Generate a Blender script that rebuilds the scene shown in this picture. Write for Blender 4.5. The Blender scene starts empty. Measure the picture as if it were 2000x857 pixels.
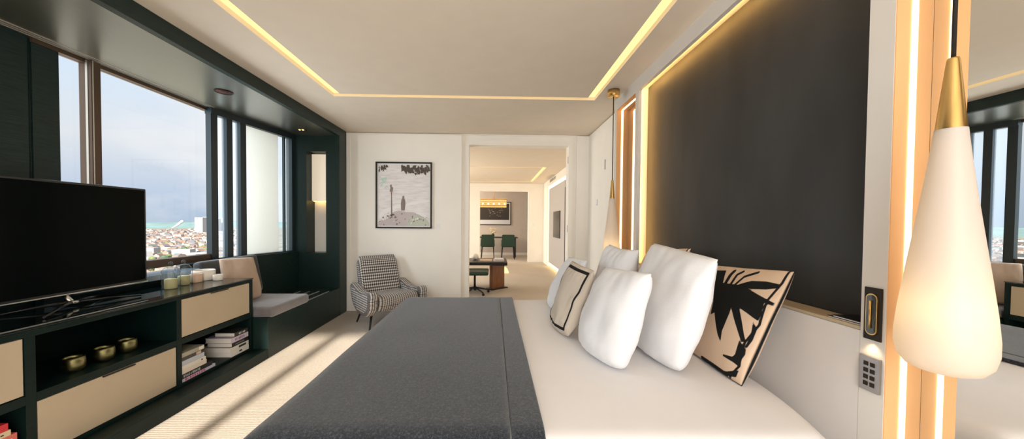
import bpy, bmesh, math, random
from mathutils import Vector, Matrix, noise
R = math.radians
SC = bpy.context.scene
COL = SC.collection
random.seed(11)

# ------------------------------------------------------------------ materials
def newmat(name):
    m = bpy.data.materials.new(name); m.use_nodes = True
    nt = m.node_tree; nt.nodes.clear()
    out = nt.nodes.new('ShaderNodeOutputMaterial')
    return m, nt, out

def N(nt, t, **kw):
    n = nt.nodes.new(t)
    for k, v in kw.items():
        if k.startswith('_'): setattr(n, k[1:], v)
        else: n.inputs[k.replace('__', ' ')].default_value = v
    return n

def ramp(nt, stops):
    r = nt.nodes.new('ShaderNodeValToRGB')
    e = r.color_ramp.elements
    while len(e) < len(stops): e.new(.5)
    for i, (p, c) in enumerate(stops):
        e[i].position = p; e[i].color = (*c, 1) if len(c) == 3 else c
    return r

def pm(name, col, rough=.5, metal=0., var=0., vscale=6., bump=0., bscale=60., stretch=(1, 1, 1), spec=.5, coat=0., sheen=0., uv=False):
    """principled material with procedural colour variation and bump"""
    m, nt, out = newmat(name)
    b = N(nt, 'ShaderNodeBsdfPrincipled', Roughness=rough, Metallic=metal)
    b.inputs['Specular IOR Level'].default_value = spec
    b.inputs['Coat Weight'].default_value = coat; b.inputs['Coat Roughness'].default_value = .28; b.inputs['Coat IOR'].default_value = 1.75
    b.inputs['Sheen Weight'].default_value = sheen
    tc = N(nt, 'ShaderNodeTexCoord')
    mp = N(nt, 'ShaderNodeMapping'); mp.inputs['Scale'].default_value = stretch
    nt.links.new(tc.outputs['UV' if uv else 'Object'], mp.inputs[0])
    nz = N(nt, 'ShaderNodeTexNoise', Scale=vscale, Detail=5.)
    nt.links.new(mp.outputs[0], nz.inputs['Vector'])
    lo = tuple(max(0, c * (1 - var)) for c in col); hi = tuple(min(1, c * (1 + var)) for c in col)
    rp = ramp(nt, [(.3, lo), (.7, hi)])
    nt.links.new(nz.outputs[0], rp.inputs[0]); nt.links.new(rp.outputs[0], b.inputs['Base Color'])
    if bump:
        n2 = N(nt, 'ShaderNodeTexNoise', Scale=bscale, Detail=3.)
        nt.links.new(mp.outputs[0], n2.inputs['Vector'])
        bp = N(nt, 'ShaderNodeBump', Strength=bump, Distance=.01)
        nt.links.new(n2.outputs[0], bp.inputs['Height']); nt.links.new(bp.outputs[0], b.inputs['Normal'])
    nt.links.new(b.outputs[0], out.inputs[0])
    return m

def emit(name, col, s):
    m, nt, out = newmat(name)
    e = N(nt, 'ShaderNodeEmission', Color=(*col, 1), Strength=s)
    nt.links.new(e.outputs[0], out.inputs[0]); return m

def glass(name, tint=(1, 1, 1), refl=1., rough=0., haze=0., rim=None):
    """thin clear pane: see-through with fresnel reflection, optional milky haze"""
    m, nt, out = newmat(name)
    tr = N(nt, 'ShaderNodeBsdfTransparent', Color=(*tint, 1))
    gl = N(nt, 'ShaderNodeBsdfGlossy', Roughness=rough)
    lw = N(nt, 'ShaderNodeLayerWeight', Blend=.5)
    p5 = N(nt, 'ShaderNodeMath', _operation='POWER'); p5.inputs[1].default_value = 5.; nt.links.new(lw.outputs['Facing'], p5.inputs[0])
    mu = N(nt, 'ShaderNodeMath', _operation='MULTIPLY_ADD'); mu.inputs[1].default_value = refl * .9; mu.inputs[2].default_value = .035 * refl
    nt.links.new(p5.outputs[0], mu.inputs[0])
    if rim:
        rr = ramp(nt, [(.55, tint), (.92, rim)]); nt.links.new(lw.outputs['Facing'], rr.inputs[0]); nt.links.new(rr.outputs[0], tr.inputs[0])
    mx = N(nt, 'ShaderNodeMixShader')
    nt.links.new(mu.outputs[0], mx.inputs[0]); nt.links.new(tr.outputs[0], mx.inputs[1]); nt.links.new(gl.outputs[0], mx.inputs[2])
    last = mx
    if haze:
        tl = N(nt, 'ShaderNodeBsdfTranslucent', Color=(.92, .95, 1, 1))
        m2 = N(nt, 'ShaderNodeMixShader', Fac=haze)
        nt.links.new(mx.outputs[0], m2.inputs[1]); nt.links.new(tl.outputs[0], m2.inputs[2]); last = m2
    nt.links.new(last.outputs[0], out.inputs[0]); return m

M = {}
M['ceil'] = pm('ceiling_paint', (.77, .675, .56), .8, var=.02)
M['cream'] = pm('cream_wall', (.88, .84, .77), .75, var=.02, vscale=3)
M['white'] = pm('white_lacquer', (.68, .64, .59), .45, var=.015)
M['panelwhite'] = pm('pale_panel', (.68, .65, .625), .5, var=.015)
M['wood'] = pm('dark_green_stained_wood', (.009, .022, .0195), .34, var=.35, vscale=9, bump=.18, bscale=40, stretch=(14, 1, 14), spec=.32)
M['soffit'] = pm('dark_stained_soffit', (.062, .060, .042), .30, var=.3, vscale=9, bump=.12, bscale=26, stretch=(18, 1, 18), spec=1., coat=1.)
M['cab'] = pm('cabinet_dark_green', (.0035, .0115, .010), .42, var=.25, vscale=8, stretch=(8, 1, 8), spec=.22)
M['drawer'] = pm('drawer_cream', (.46, .37, .255), .5, var=.02)
M['charcoal'] = pm('charcoal_panel', (.040, .043, .044), .62, var=.35, vscale=2.6, bump=.1, bscale=9, stretch=(1, 1, .35), spec=.35)
M['blackglass'] = pm('black_glass', (.004, .011, .011), .03, spec=1.)
M['tvscreen'] = pm('tv_screen', (.0012, .0022, .0022), .08, spec=.04)
M['tvcase'] = pm('tv_case', (.006, .007, .008), .25)
M['chrome'] = pm('chrome', (.55, .56, .57), .15, 1.)
M['steel'] = pm('brushed_steel', (.50, .50, .52), .32, 1.)
M['alu'] = pm('aluminium', (.62, .60, .55), .4, .8)
M['brass'] = pm('satin_brass', (.80, .55, .22), .28, 1., var=.05)
M['oldbrass'] = pm('aged_brass', (.36, .34, .17), .36, 1., var=.3, vscale=40)
M['bronze'] = pm('dark_bronze', (.035, .028, .022), .4, .6)
M['brownframe'] = pm('brown_anodised', (.10, .062, .04), .4, .4)
M['winframe'] = pm('dark_window_frame', (.014, .024, .028), .38)
M['black'] = pm('black_satin', (.008, .008, .009), .4)
M['cable'] = pm('cable_black', (.012, .011, .010), .6)
M['linen'] = pm('white_linen', (.72, .72, .735), .9, var=.015, bump=.12, bscale=260, sheen=.2)
M['sheet'] = pm('white_sheet', (.77, .75, .745), .9, var=.015, bump=.1, bscale=5)
M['tan'] = pm('tan_linen', (.50, .37, .28), .9, var=.06, bump=.12, bscale=200)
M['greyvelvet'] = pm('grey_velvet', (.155, .140, .142), .8, var=.2, vscale=9, bump=.2, bscale=60, sheen=.5)
M['darkvelvet'] = pm('dark_velvet', (.045, .045, .05), .8, var=.2, sheen=.4)
M['greenleather'] = pm('green_leather', (.008, .035, .022), .4)
M['walnut'] = pm('walnut', (.20, .072, .022), .4, var=.35, vscale=6, stretch=(12, 12, 1.2))
M['mauvewall'] = pm('greige_wall', (.42, .37, .33), .8, var=.03)
M['mirror'] = pm('mirror_glass', (.90, .89, .86), .0, 1.)
M['pane'] = glass('window_glass', (.97, .985, .99), .55)
M['hazepane'] = glass('sliding_glass', (.90, .95, .98), .6, haze=.06)
M['jar'] = glass('jar_glass', (.90, .95, .98), 2.2, .02, rim=(.30, .38, .42))
M['wax'] = pm('candle_wax', (.60, .50, .24), .5)
M['ceramic'] = pm('white_ceramic', (.78, .72, .64), .35, var=.02)
M['potlabel'] = pm('tan_ceramic', (.62, .44, .31), .45)
M['cove'] = emit('cove_led', (1., .72, .27), 1.0)
M['amber'] = emit('amber_led', (1., .52, .13), 20.)
M['led'] = emit('warm_led_line', (1., .66, .36), 3.2)
M['coolpanel'] = pm('cool_panel', (.52, .50, .50), .5)
M['glow'] = emit('amber_glow', (1., .58, .14), 2.5)
M['paper'] = pm('book_pages', (.76, .70, .62), .8, var=.08, vscale=3, stretch=(1, 1, 160))
M['cardwhite'] = pm('white_card', (.82, .81, .80), .6)

def blind():
    m, nt, out = newmat('translucent_blind')
    tl = N(nt, 'ShaderNodeBsdfTranslucent', Color=(.93, .90, .84, 1)); df = N(nt, 'ShaderNodeBsdfDiffuse', Color=(.75, .71, .63, 1))
    mx = N(nt, 'ShaderNodeMixShader', Fac=.38)
    nt.links.new(tl.outputs[0], mx.inputs[1]); nt.links.new(df.outputs[0], mx.inputs[2]); nt.links.new(mx.outputs[0], out.inputs[0])
    return m
M['blind'] = blind()
def lampshade():
    m, nt, out = newmat('lit_fabric_shade')
    b = N(nt, 'ShaderNodeBsdfPrincipled', Roughness=.8); b.inputs['Base Color'].default_value = (.85, .78, .68, 1)
    b.inputs['Emission Color'].default_value = (1, .82, .58, 1); b.inputs['Emission Strength'].default_value = .22
    nt.links.new(b.outputs[0], out.inputs[0]); return m
M['litshade'] = lampshade()

def opal():
    m, nt, out = newmat('opal_glass')
    tl = N(nt, 'ShaderNodeBsdfTranslucent', Color=(.80, .67, .47, 1)); df = N(nt, 'ShaderNodeBsdfDiffuse', Color=(.70, .66, .63, 1))
    gl = N(nt, 'ShaderNodeBsdfGlossy', Roughness=.25)
    mx = N(nt, 'ShaderNodeMixShader', Fac=.5)
    nt.links.new(tl.outputs[0], mx.inputs[1]); nt.links.new(df.outputs[0], mx.inputs[2])
    m2 = N(nt, 'ShaderNodeMixShader', Fac=.04); nt.links.new(mx.outputs[0], m2.inputs[1]); nt.links.new(gl.outputs[0], m2.inputs[2])
    em = N(nt, 'ShaderNodeEmission', Color=(1, .74, .52, 1), Strength=.05)
    ad = N(nt, 'ShaderNodeAddShader'); nt.links.new(m2.outputs[0], ad.inputs[0]); nt.links.new(em.outputs[0], ad.inputs[1])
    nt.links.new(ad.outputs[0], out.inputs[0]); return m
M['opal'] = opal()

def carpet():
    m, nt, out = newmat('beige_loop_carpet')
    b = N(nt, 'ShaderNodeBsdfPrincipled', Roughness=.95); b.inputs['Specular IOR Level'].default_value = .1
    tc = N(nt, 'ShaderNodeTexCoord')
    mp = N(nt, 'ShaderNodeMapping'); mp.inputs['Scale'].default_value = (60, 95, 1)
    nt.links.new(tc.outputs['Object'], mp.inputs[0])
    n1 = N(nt, 'ShaderNodeTexNoise', Scale=1., Detail=3.); nt.links.new(mp.outputs[0], n1.inputs['Vector'])
    n2 = N(nt, 'ShaderNodeTexNoise', Scale=1.2, Detail=2.); nt.links.new(tc.outputs['Object'], n2.inputs['Vector'])
    r1 = ramp(nt, [(.2, (.48, .415, .345)), (.5, (.58, .51, .435)), (.8, (.68, .61, .53))]); nt.links.new(n1.outputs[0], r1.inputs[0])
    mx = N(nt, 'ShaderNodeMix', _data_type='RGBA', _blend_type='MULTIPLY'); mx.inputs['Factor'].default_value = .25
    nt.links.new(r1.outputs[0], mx.inputs[6]); nt.links.new(n2.outputs[0], mx.inputs[7])
    wv = N(nt, 'ShaderNodeTexWave', Scale=17., Distortion=1.5, Detail=2.); wv.bands_direction = 'Y'; nt.links.new(tc.outputs['Object'], wv.inputs['Vector'])
    ad = N(nt, 'ShaderNodeMath', _operation='ADD'); nt.links.new(wv.outputs['Fac'], ad.inputs[0]); nt.links.new(n1.outputs[0], ad.inputs[1])
    bp = N(nt, 'ShaderNodeBump', Strength=.22, Distance=.004); nt.links.new(ad.outputs[0], bp.inputs['Height'])
    nt.links.new(mx.outputs[2], b.inputs['Base Color']); nt.links.new(bp.outputs[0], b.inputs['Normal'])
    nt.links.new(b.outputs[0], out.inputs[0]); return m
M['carpet'] = carpet()

def wool():
    m, nt, out = newmat('charcoal_wool')
    b = N(nt, 'ShaderNodeBsdfPrincipled', Roughness=.95); b.inputs['Specular IOR Level'].default_value = .15
    b.inputs['Sheen Weight'].default_value = .35; b.inputs['Sheen Roughness'].default_value = .5
    tc = N(nt, 'ShaderNodeTexCoord')
    n1 = N(nt, 'ShaderNodeTexNoise', Scale=300., Detail=4., Roughness=.75); nt.links.new(tc.outputs['Object'], n1.inputs['Vector'])
    n0 = N(nt, 'ShaderNodeTexNoise', Scale=110., Detail=3., Roughness=.8); nt.links.new(tc.outputs['Object'], n0.inputs['Vector'])
    av = N(nt, 'ShaderNodeMath', _operation='ADD'); nt.links.new(n0.outputs[0], av.inputs[0]); nt.links.new(n1.outputs[0], av.inputs[1])
    hv_ = N(nt, 'ShaderNodeMath', _operation='MULTIPLY'); hv_.inputs[1].default_value = .5; nt.links.new(av.outputs[0], hv_.inputs[0])
    r1 = ramp(nt, [(.38, (.0055, .0072, .0108)), (.5, (.0175, .0215, .028)), (.62, (.067, .076, .090))]); nt.links.new(hv_.outputs[0], r1.inputs[0])
    bp = N(nt, 'ShaderNodeBump', Strength=.35, Distance=.004); nt.links.new(n1.outputs[0], bp.inputs['Height'])
    nt.links.new(r1.outputs[0], b.inputs['Base Color']); nt.links.new(bp.outputs[0], b.inputs['Normal']); nt.links.new(b.outputs[0], out.inputs[0])
    return m
M['wool'] = wool()

def gingham():
    """small houndstooth-like check from the mesh UVs (metres)"""
    m, nt, out = newmat('black_white_check')
    b = N(nt, 'ShaderNodeBsdfPrincipled', Roughness=.85)
    tc = N(nt, 'ShaderNodeTexCoord'); sp = N(nt, 'ShaderNodeSeparateXYZ'); nt.links.new(tc.outputs['UV'], sp.inputs[0])
    def stripe(sock):
        a = N(nt, 'ShaderNodeMath', _operation='MULTIPLY'); a.inputs[1].default_value = 1 / .0285; nt.links.new(sock, a.inputs[0])
        f = N(nt, 'ShaderNodeMath', _operation='FRACT'); nt.links.new(a.outputs[0], f.inputs[0])
        l = N(nt, 'ShaderNodeMath', _operation='LESS_THAN'); l.inputs[1].default_value = .56; nt.links.new(f.outputs[0], l.inputs[0]); return l
    s1, s2 = stripe(sp.outputs[0]), stripe(sp.outputs[1])
    ad = N(nt, 'ShaderNodeMath', _operation='ADD'); nt.links.new(s1.outputs[0], ad.inputs[0]); nt.links.new(s2.outputs[0], ad.inputs[1])
    hf = N(nt, 'ShaderNodeMath', _operation='MULTIPLY'); hf.inputs[1].default_value = .5; nt.links.new(ad.outputs[0], hf.inputs[0])
    rp = ramp(nt, [(0, (.80, .76, .70)), (.35, (.30, .28, .27)), (.75, (.022, .021, .024))]); rp.color_ramp.interpolation = 'CONSTANT'
    nt.links.new(hf.outputs[0], rp.inputs[0]); nt.links.new(rp.outputs[0], b.inputs['Base Color']); nt.links.new(b.outputs[0], out.inputs[0])
    return m
M['check'] = gingham()

def inked(name, base, ink):
    """fabric printed from a per-vertex signed distance attribute"""
    m, nt, out = newmat(name)
    b = N(nt, 'ShaderNodeBsdfPrincipled', Roughness=.9); b.inputs['Specular IOR Level'].default_value = .2
    at = nt.nodes.new('ShaderNodeAttribute'); at.attribute_name = 'ink'
    tc = N(nt, 'ShaderNodeTexCoord'); nz = N(nt, 'ShaderNodeTexNoise', Scale=220., Detail=2.); nt.links.new(tc.outputs['Object'], nz.inputs['Vector'])
    bp = N(nt, 'ShaderNodeBump', Strength=.2, Distance=.004); nt.links.new(nz.outputs[0], bp.inputs['Height']); nt.links.new(bp.outputs[0], b.inputs['Normal'])
    rp = ramp(nt, [(.47, base), (.53, ink)]); nt.links.new(at.outputs['Fac'], rp.inputs[0])
    nt.links.new(rp.outputs[0], b.inputs['Base Color']); nt.links.new(b.outputs[0], out.inputs[0]); return m
M['led_tint'] = pm('led_tinted_lining', (.86, .47, .21), .6, var=.02)  # warm LED glow put into the lining's base colour
M['palm'] = inked('palm_print_linen', (.64, .48, .35), (.010, .011, .011))
M['oat'] = inked('oatmeal_linen_with_black_stripe', (.54, .47, .39), (.014, .013, .013))

# ------------------------------------------------------------------ mesh helpers
BASE = {}
def box(bm, x0, x1, y0, y1, z0, z1, bev=0., seg=2, mi=0):
    r = bmesh.ops.create_cube(bm, size=1.)
    vs = r['verts']
    for v in vs:
        v.co = Vector(((x0 + x1) / 2 + v.co.x * (x1 - x0), (y0 + y1) / 2 + v.co.y * (y1 - y0), (z0 + z1) / 2 + v.co.z * (z1 - z0)))
    fs = set(f for v in vs for f in v.link_faces)
    for f in fs: f.material_index = mi
    if bev:
        es = list(set(e for v in vs for e in v.link_edges))
        rr = bmesh.ops.bevel(bm, geom=es, offset=bev, segments=seg, affect='EDGES', profile=.5)
        for f in rr['faces']: f.material_index = mi
    return vs

def prism(bm, pts, z0, z1, axis='Z', mi=0):
    """polygon extruded along an axis; pts are the two other coordinates in XYZ order"""
    def mk(p, h):
        return {'Z': (p[0], p[1], h), 'Y': (p[0], h, p[1]), 'X': (h, p[0], p[1])}[axis]
    a = [bm.verts.new(mk(p, z0)) for p in pts]; b = [bm.verts.new(mk(p, z1)) for p in pts]
    n = len(pts); fs = [bm.faces.new(a[::-1]), bm.faces.new(b)]
    for i in range(n): fs.append(bm.faces.new((a[i], a[(i + 1) % n], b[(i + 1) % n], b[i])))
    for f in fs: f.material_index = mi
    return a + b

def lathe(bm, prof, c=(0, 0, 0), seg=32, mi=0, close=False):
    rings = []
    for r, z in prof:
        if r < 1e-6: rings.append([bm.verts.new((c[0], c[1], c[2] + z))])
        else: rings.append([bm.verts.new((c[0] + r * math.cos(2 * math.pi * i / seg), c[1] + r * math.sin(2 * math.pi * i / seg), c[2] + z)) for i in range(seg)])
    for a, b in zip(rings, rings[1:]):
        for i in range(seg):
            j = (i + 1) % seg
            if len(a) == 1 and len(b) == 1: continue
            if len(a) == 1: f = bm.faces.new((a[0], b[j], b[i]))
            elif len(b) == 1: f = bm.faces.new((a[i], a[j], b[0]))
            else: f = bm.faces.new((a[i], a[j], b[j], b[i]))
            f.material_index = mi; f.smooth = True

def tube(bm, pts, r, seg=10, mi=0, r2=None):
    pts = [Vector(p) for p in pts]; rings = []
    for k, p in enumerate(pts):
        t = (pts[min(k + 1, len(pts) - 1)] - pts[max(k - 1, 0)]).normalized()
        up = Vector((0, 0, 1)) if abs(t.z) < .9 else Vector((1, 0, 0))
        a = t.cross(up).normalized(); b = t.cross(a)
        rr = r if r2 is None else r + (r2 - r) * k / (len(pts) - 1)
        rings.append([bm.verts.new(p + a * rr * math.cos(2 * math.pi * i / seg) + b * rr * math.sin(2 * math.pi * i / seg)) for i in range(seg)])
    for a, b in zip(rings, rings[1:]):
        for i in range(seg):
            f = bm.faces.new((a[i], a[(i + 1) % seg], b[(i + 1) % seg], b[i])); f.smooth = True; f.material_index = mi
    for f in (bm.faces.new(rings[0][::-1]), bm.faces.new(rings[-1])): f.material_index = mi

def root_base(o):
    while o.parent: o = o.parent
    return BASE.get(o.name, Vector((0, 0, 0)))

def mk(name, bm, mats, parent=None, smooth=False, local=False):
    """link a bmesh as one object; under a parent the vertices are moved into the parent's space"""
    if not isinstance(mats, (list, tuple)): mats = [mats]
    if parent is not None and not local:
        b = root_base(parent)
        for v in bm.verts: v.co -= b
    elif parent is None and not local:
        c = Vector((0, 0, 0)); lo = Vector((1e9,) * 3); hi = Vector((-1e9,) * 3)
        for v in bm.verts:
            for i in range(3): lo[i] = min(lo[i], v.co[i]); hi[i] = max(hi[i], v.co[i])
        c = Vector(((lo.x + hi.x) / 2, (lo.y + hi.y) / 2, lo.z))
        for v in bm.verts: v.co -= c
    bmesh.ops.recalc_face_normals(bm, faces=bm.faces[:])
    me = bpy.data.meshes.new(name); bm.to_mesh(me); bm.free()
    for m in mats: me.materials.append(M[m] if isinstance(m, str) else m)
    if smooth:
        for p in me.polygons: p.use_smooth = True
    o = bpy.data.objects.new(name, me); COL.objects.link(o)
    if parent is not None: o.parent = parent
    elif not local: o.location = c; BASE[o.name] = c.copy()
    return o

def struct(name, bm, mats, parent=None):
    o = mk(name, bm, mats, parent)
    if parent is None: o['kind'] = 'structure'
    return o

def thing(name, label, cat, loc=(0, 0, 0), group=None):
    o = bpy.data.objects.new(name, None); COL.objects.link(o); o.location = loc; o.empty_display_size = .1
    BASE[o.name] = Vector(loc); return tag(o, label, cat, group)

def tag(o, label, cat, group=None):
    o['label'] = label; o['category'] = cat
    if group: o['group'] = group
    return o

def nb(): return bmesh.new()
def bx(name, dims, mat, parent=None, bev=0., seg=2, smooth=False):
    bm = nb(); box(bm, *dims, bev=bev, seg=seg); return mk(name, bm, mat, parent, smooth)

# ------------------------------------------------------------------ main dimensions (metres)
CZ = 2.545          # ceiling
FX = -2.085         # face of the dark window surround
BY = 4.79           # back wall
WX = 1.247          # headboard wall face
MX = 1.365          # mirror plane and far side wall
SZ = 2.435          # underside of window soffit
NY = -1.3           # wall behind the camera

# ------------------------------------------------------------------ shell
bm = nb(); box(bm, -3.05, 2.3, NY - .1, 13.4, -.06, 0); struct('floor', bm, 'carpet')
# ceiling of the bedroom with a slot for the cove light
ox0, ox1, oy1, oy0 = -1.627, 1.030, 3.431, -.95
ix0, ix1, iy1, iy0 = -1.534, .943, 3.362, -.88
bm = nb(); T = CZ + .12
box(bm, -3.1, ox0, NY, BY + .2, CZ, T); box(bm, ox1, 1.6, NY, BY + .2, CZ, T)
box(bm, ox0, ox1, oy1, BY + .2, CZ, T); box(bm, ox0, ox1, NY, oy0, CZ, T)
box(bm, ix0, ix1, iy0, iy1, CZ, T)
box(bm, -3.1, 1.6, NY, BY + .2, T, T + .05)
struct('ceiling', bm, 'ceil')
bm = nb()
zc0, zc1 = CZ + .035, CZ + .05
box(bm, ox0, ix0, oy0, oy1, zc0, zc1); box(bm, ix1, ox1, oy0, oy1, zc0, zc1)
box(bm, ix0, ix1, iy1, oy1, zc0, zc1); box(bm, ix0, ix1, oy0, iy0, zc0, zc1)
tag(mk('cove_light', bm, 'cove'), 'rectangular warm light slot in the ceiling above the bed', 'ceiling light')

# back wall: left field, door opening, pilaster
bm = nb()
box(bm, FX - .03, -.463, BY, BY + .21, 0, CZ - .012); box(bm, -.463, -.367, BY + .05, BY + .21, 0, CZ - .012)
box(bm, -.367, 1.09, BY + .05, BY + .21, 2.405, CZ - .012); box(bm, 1.09, 1.19, BY + .05, BY + .21, 0, CZ - .012)
box(bm, 1.19, 1.75, BY, BY + .21, 0, CZ - .012)
box(bm, FX - .03, 1.75, BY + .03, BY + .21, CZ - .012, CZ)
struct('wall_back', bm, 'cream')
bm = nb()   # door casing
box(bm, -.42, -.360, BY + .035, BY + .215, 0, 2.46); box(bm, 1.083, 1.135, BY + .035, BY + .215, 0, 2.46); box(bm, -.360, 1.083, BY + .035, BY + .215, 2.398, 2.46)
for z in (.3, 1.2, 2.2): box(bm, 1.078, 1.084, BY + .06, BY + .085, z - .05, z + .05, mi=1)
struct('door_1', bm, ['cream', 'steel'])
bm = nb()   # thin shadow-gap moulding of the cream field
box(bm, FX, -.463, BY - .006, BY, CZ - .03, CZ - .022); box(bm, FX + .04, FX + .045, BY - .004, BY, 0, CZ - .03)
struct('trim_2', bm, 'cream')

# side wall beyond the bed (with a flush door) and the headboard wall
bm = nb(); box(bm, MX, MX + .2, 3.43, BY, 0, CZ - .012); box(bm, MX + .02, MX + .2, 3.43, BY, CZ - .012, CZ); struct('wall_right', bm, 'cream')
bm = nb(); box(bm, MX - .006, MX, 3.50, 4.06, 0, 2.12)
box(bm, MX - .012, MX - .004, 4.045, 4.068, 1.94, 2.06, mi=1); box(bm, MX - .012, MX - .004, 4.045, 4.068, .2, .32, mi=1)
struct('door_2', bm, ['cream', 'steel'])
bm = nb()
box(bm, WX, WX + .5, NY, .583, 0, CZ)                           # beside the camera
box(bm, WX, MX + .1, .583, 1.062, 2.437, CZ); box(bm, WX, MX + .1, 2.911, 3.391, 2.437, CZ)
box(bm, WX, WX + .028, 1.062, 2.911, 2.437, CZ); box(bm, WX + .028, MX + .1, 1.062, 2.911, 2.470, CZ)                    # fascia
box(bm, WX, WX + .028, 1.024, 1.096, 0, 2.437); box(bm, WX, WX + .028, 2.879, 2.943, 0, 2.437)      # lips of the pilasters
box(bm, WX + .028, MX + .1, 1.024, 1.060, 0, 2.437); box(bm, WX + .028, MX + .1, 2.913, 2.943, 0, 2.437)
box(bm, WX, MX + .1, 3.391, 3.445, 0, CZ)                       # fin past the recess
box(bm, MX + .012, MX + .1, .583, 1.024, 0, 2.437); box(bm, MX + .012, MX + .1, 2.943, 3.391, 0, 2.437)
box(bm, MX + .012, MX + .1, 1.06, 2.913, 0, 2.437)
struct('wall_headboard', bm, 'white')
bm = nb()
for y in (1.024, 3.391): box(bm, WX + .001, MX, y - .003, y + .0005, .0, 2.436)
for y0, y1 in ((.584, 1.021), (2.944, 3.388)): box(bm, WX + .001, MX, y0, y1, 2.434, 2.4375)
struct('trim_4', bm, 'led_tint')
# charcoal panel, headboard
bx('wall_panel', (1.345, 1.374, 1.064, 2.909, .938, 2.467), 'charcoal', bev=.002)
tag(bpy.data.objects['wall_panel'], 'tall charcoal wall panel set back above the headboard, edged in amber light', 'wall panel')
hb = thing('headboard', 'low white headboard panel with a flat ledge under the charcoal panel', 'headboard', (1.3, 1.987, 0))
bx('panel', (WX + .001, 1.345, 1.097, 2.878, 0, .925), 'panelwhite', hb, .003)
bx('ledge', (WX + .0, 1.345, 1.097, 2.878, .926, .938), 'drawer', hb, .002)
# amber light grooves round the charcoal panel
bm = nb(); box(bm, WX + .0285, WX + .0292, 2.886, 2.908, .94, 2.43); tag(mk('led_strip', bm, 'amber'), 'upright amber light strip along the charcoal panel edge nearest the doorway', 'light strip')
bm = nb(); box(bm, WX + .0285, WX + .0292, 1.1, 2.88, 2.443, 2.466); tag(mk('led_strip', bm, 'amber'), 'long amber light strip under the fascia along the top of the charcoal panel', 'light strip')
# lit mirror recesses either side of the bed
bx('mirror', (MX, MX + .01, .59, 1.02, 0.005, 2.43), 'mirror'); tag(bpy.data.objects['mirror'], 'tall mirror behind the big hanging lamp closest to the camera', 'mirror', 'recess mirrors')
bx('mirror', (MX, MX + .01, 2.947, 3.387, 0.005, 2.43), 'mirror'); tag(bpy.data.objects['mirror.001'], 'narrow mirror in the lit recess between headboard wall and cream side wall', 'mirror', 'recess mirrors')
for (y, tx, sx) in ((1.024, 'upright light line in the recess beside the big near hanging lamp', 'light line across the top of the recess with the near hanging lamp'),
                    (3.391, 'upright light line in the far recess behind the small far hanging lamp', 'light line across the top of the recess with the far hanging lamp')):
    bm = nb(); box(bm, 1.295, 1.313, y - .006, y - .003, .01, 2.43); tag(mk('led_line', bm, 'led'), tx, 'light strip', 'recess light lines')
    y0 = .59 if y < 2 else 2.95
    bm = nb(); box(bm, 1.295, 1.313, y0, y0 + .425, 2.431, 2.434); tag(mk('led_line', bm, 'led'), sx, 'light strip', 'recess light lines')

# wall behind the camera with a tall two-light window and an added blind opening; hidden side wall
bm = nb()
box(bm, -3.1, -2.10, NY - .12, NY, 0, CZ); box(bm, -.86, -.60, NY - .12, NY, 0, CZ); box(bm, 1.15, 1.7, NY - .12, NY, 0, CZ); box(bm, -.60, 1.15, NY - .12, NY, 0, .30); box(bm, -.60, 1.15, NY - .12, NY, 2.36, CZ); box(bm, -2.10, -.86, NY - .12, NY, 2.40, CZ)
box(bm, -1.80, -1.70, NY - .12, NY, 0, 2.40)
struct('wall_near', bm, 'cream')

bm = nb(); box(bm, -.60, 1.15, NY - .062, NY - .06, .30, 2.36)  # blind and its opening added out of view for soft fill
tag(mk('roller_blind', bm, 'blind'), 'unseen roller blind added behind the camera as a soft fill light', 'blind')

# ------------------------------------------------------------------ dark window surround
bm = nb()
box(bm, FX - .05, FX, NY, 4.765, SZ, CZ - .001, bev=.003)                      # top band
box(bm, FX - .05, FX, 4.55, 4.765, 0, SZ + .002, bev=.002)             # end band
struct('trim_1', bm, 'wood')
bm = nb(); box(bm, -3.08, FX - .051, NY, 4.60, SZ, SZ + .06); struct('ceiling_soffit', bm, 'soffit')
ax0, ax1, az0, az1 = -2.53, -2.27, .848, 2.22
bm = nb()
box(bm, -2.80, ax0, 4.56, 4.785, 0, SZ); box(bm, ax1, FX - .051, 4.56, 4.785, 0, SZ)
box(bm, ax0, ax1, 4.56, 4.785, 0, az0); box(bm, ax0, ax1, 4.56, 4.785, az1, SZ)
struct('wall_niche_end', bm, 'wood')
sc_ = thing('wall_sconce', 'tall cream wall light built into the dark alcove past the window bench', 'wall light', (-2.4, 4.77, .86))
bx('back_plate', (ax0 + .001, ax1 - .001, 4.765, 4.784, az0 + .002, az1 - .002), 'cream', sc_)
bx('lamp_shade', (ax0 + .006, ax1 - .004, 4.68, 4.762, 1.56, 2.205), 'litshade', sc_, .004)
bx('light_strip', (ax0 + .02, ax1 - .02, 4.70, 4.75, 1.552, 1.559), 'glow', sc_)
# blind tracks and dark pier left of the glass
bm = nb()
for x in (-2.935, -2.905, -2.875): box(bm, x, x + .006, NY, 3.50, SZ - .004, SZ + .001)
tag(mk('blind_track', bm, 'alu'), 'triple metal blind track running along the head of the window', 'blind track')
bm = nb(); box(bm, -3.06, -2.955, NY, 2.23, 0, SZ); box(bm, -2.958, -2.952, 2.19, 2.196, 0, SZ - .012, mi=1); box(bm, -2.954, -2.948, 2.232 - .03, 2.335, 0, SZ - .012)
struct('wall_left', bm, ['wood', 'cab'])
bm = nb(); box(bm, -3.06, -2.90, 2.20, 3.52, 0, .80); prism(bm, [(-2.98, 3.52), (-2.90, 3.50), (-2.70, 4.56), (-2.80, 4.56)], 0, .80)
struct('wall_left_base', bm, 'wood')
bm = nb(); prism(bm, [(-3.06, NY), (-2.965, NY), (-2.965, 3.52), (-2.745, 4.6), (-3.06, 4.6)], SZ + .06, CZ + .1); struct('wall_left_head', bm, 'wood')

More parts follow.
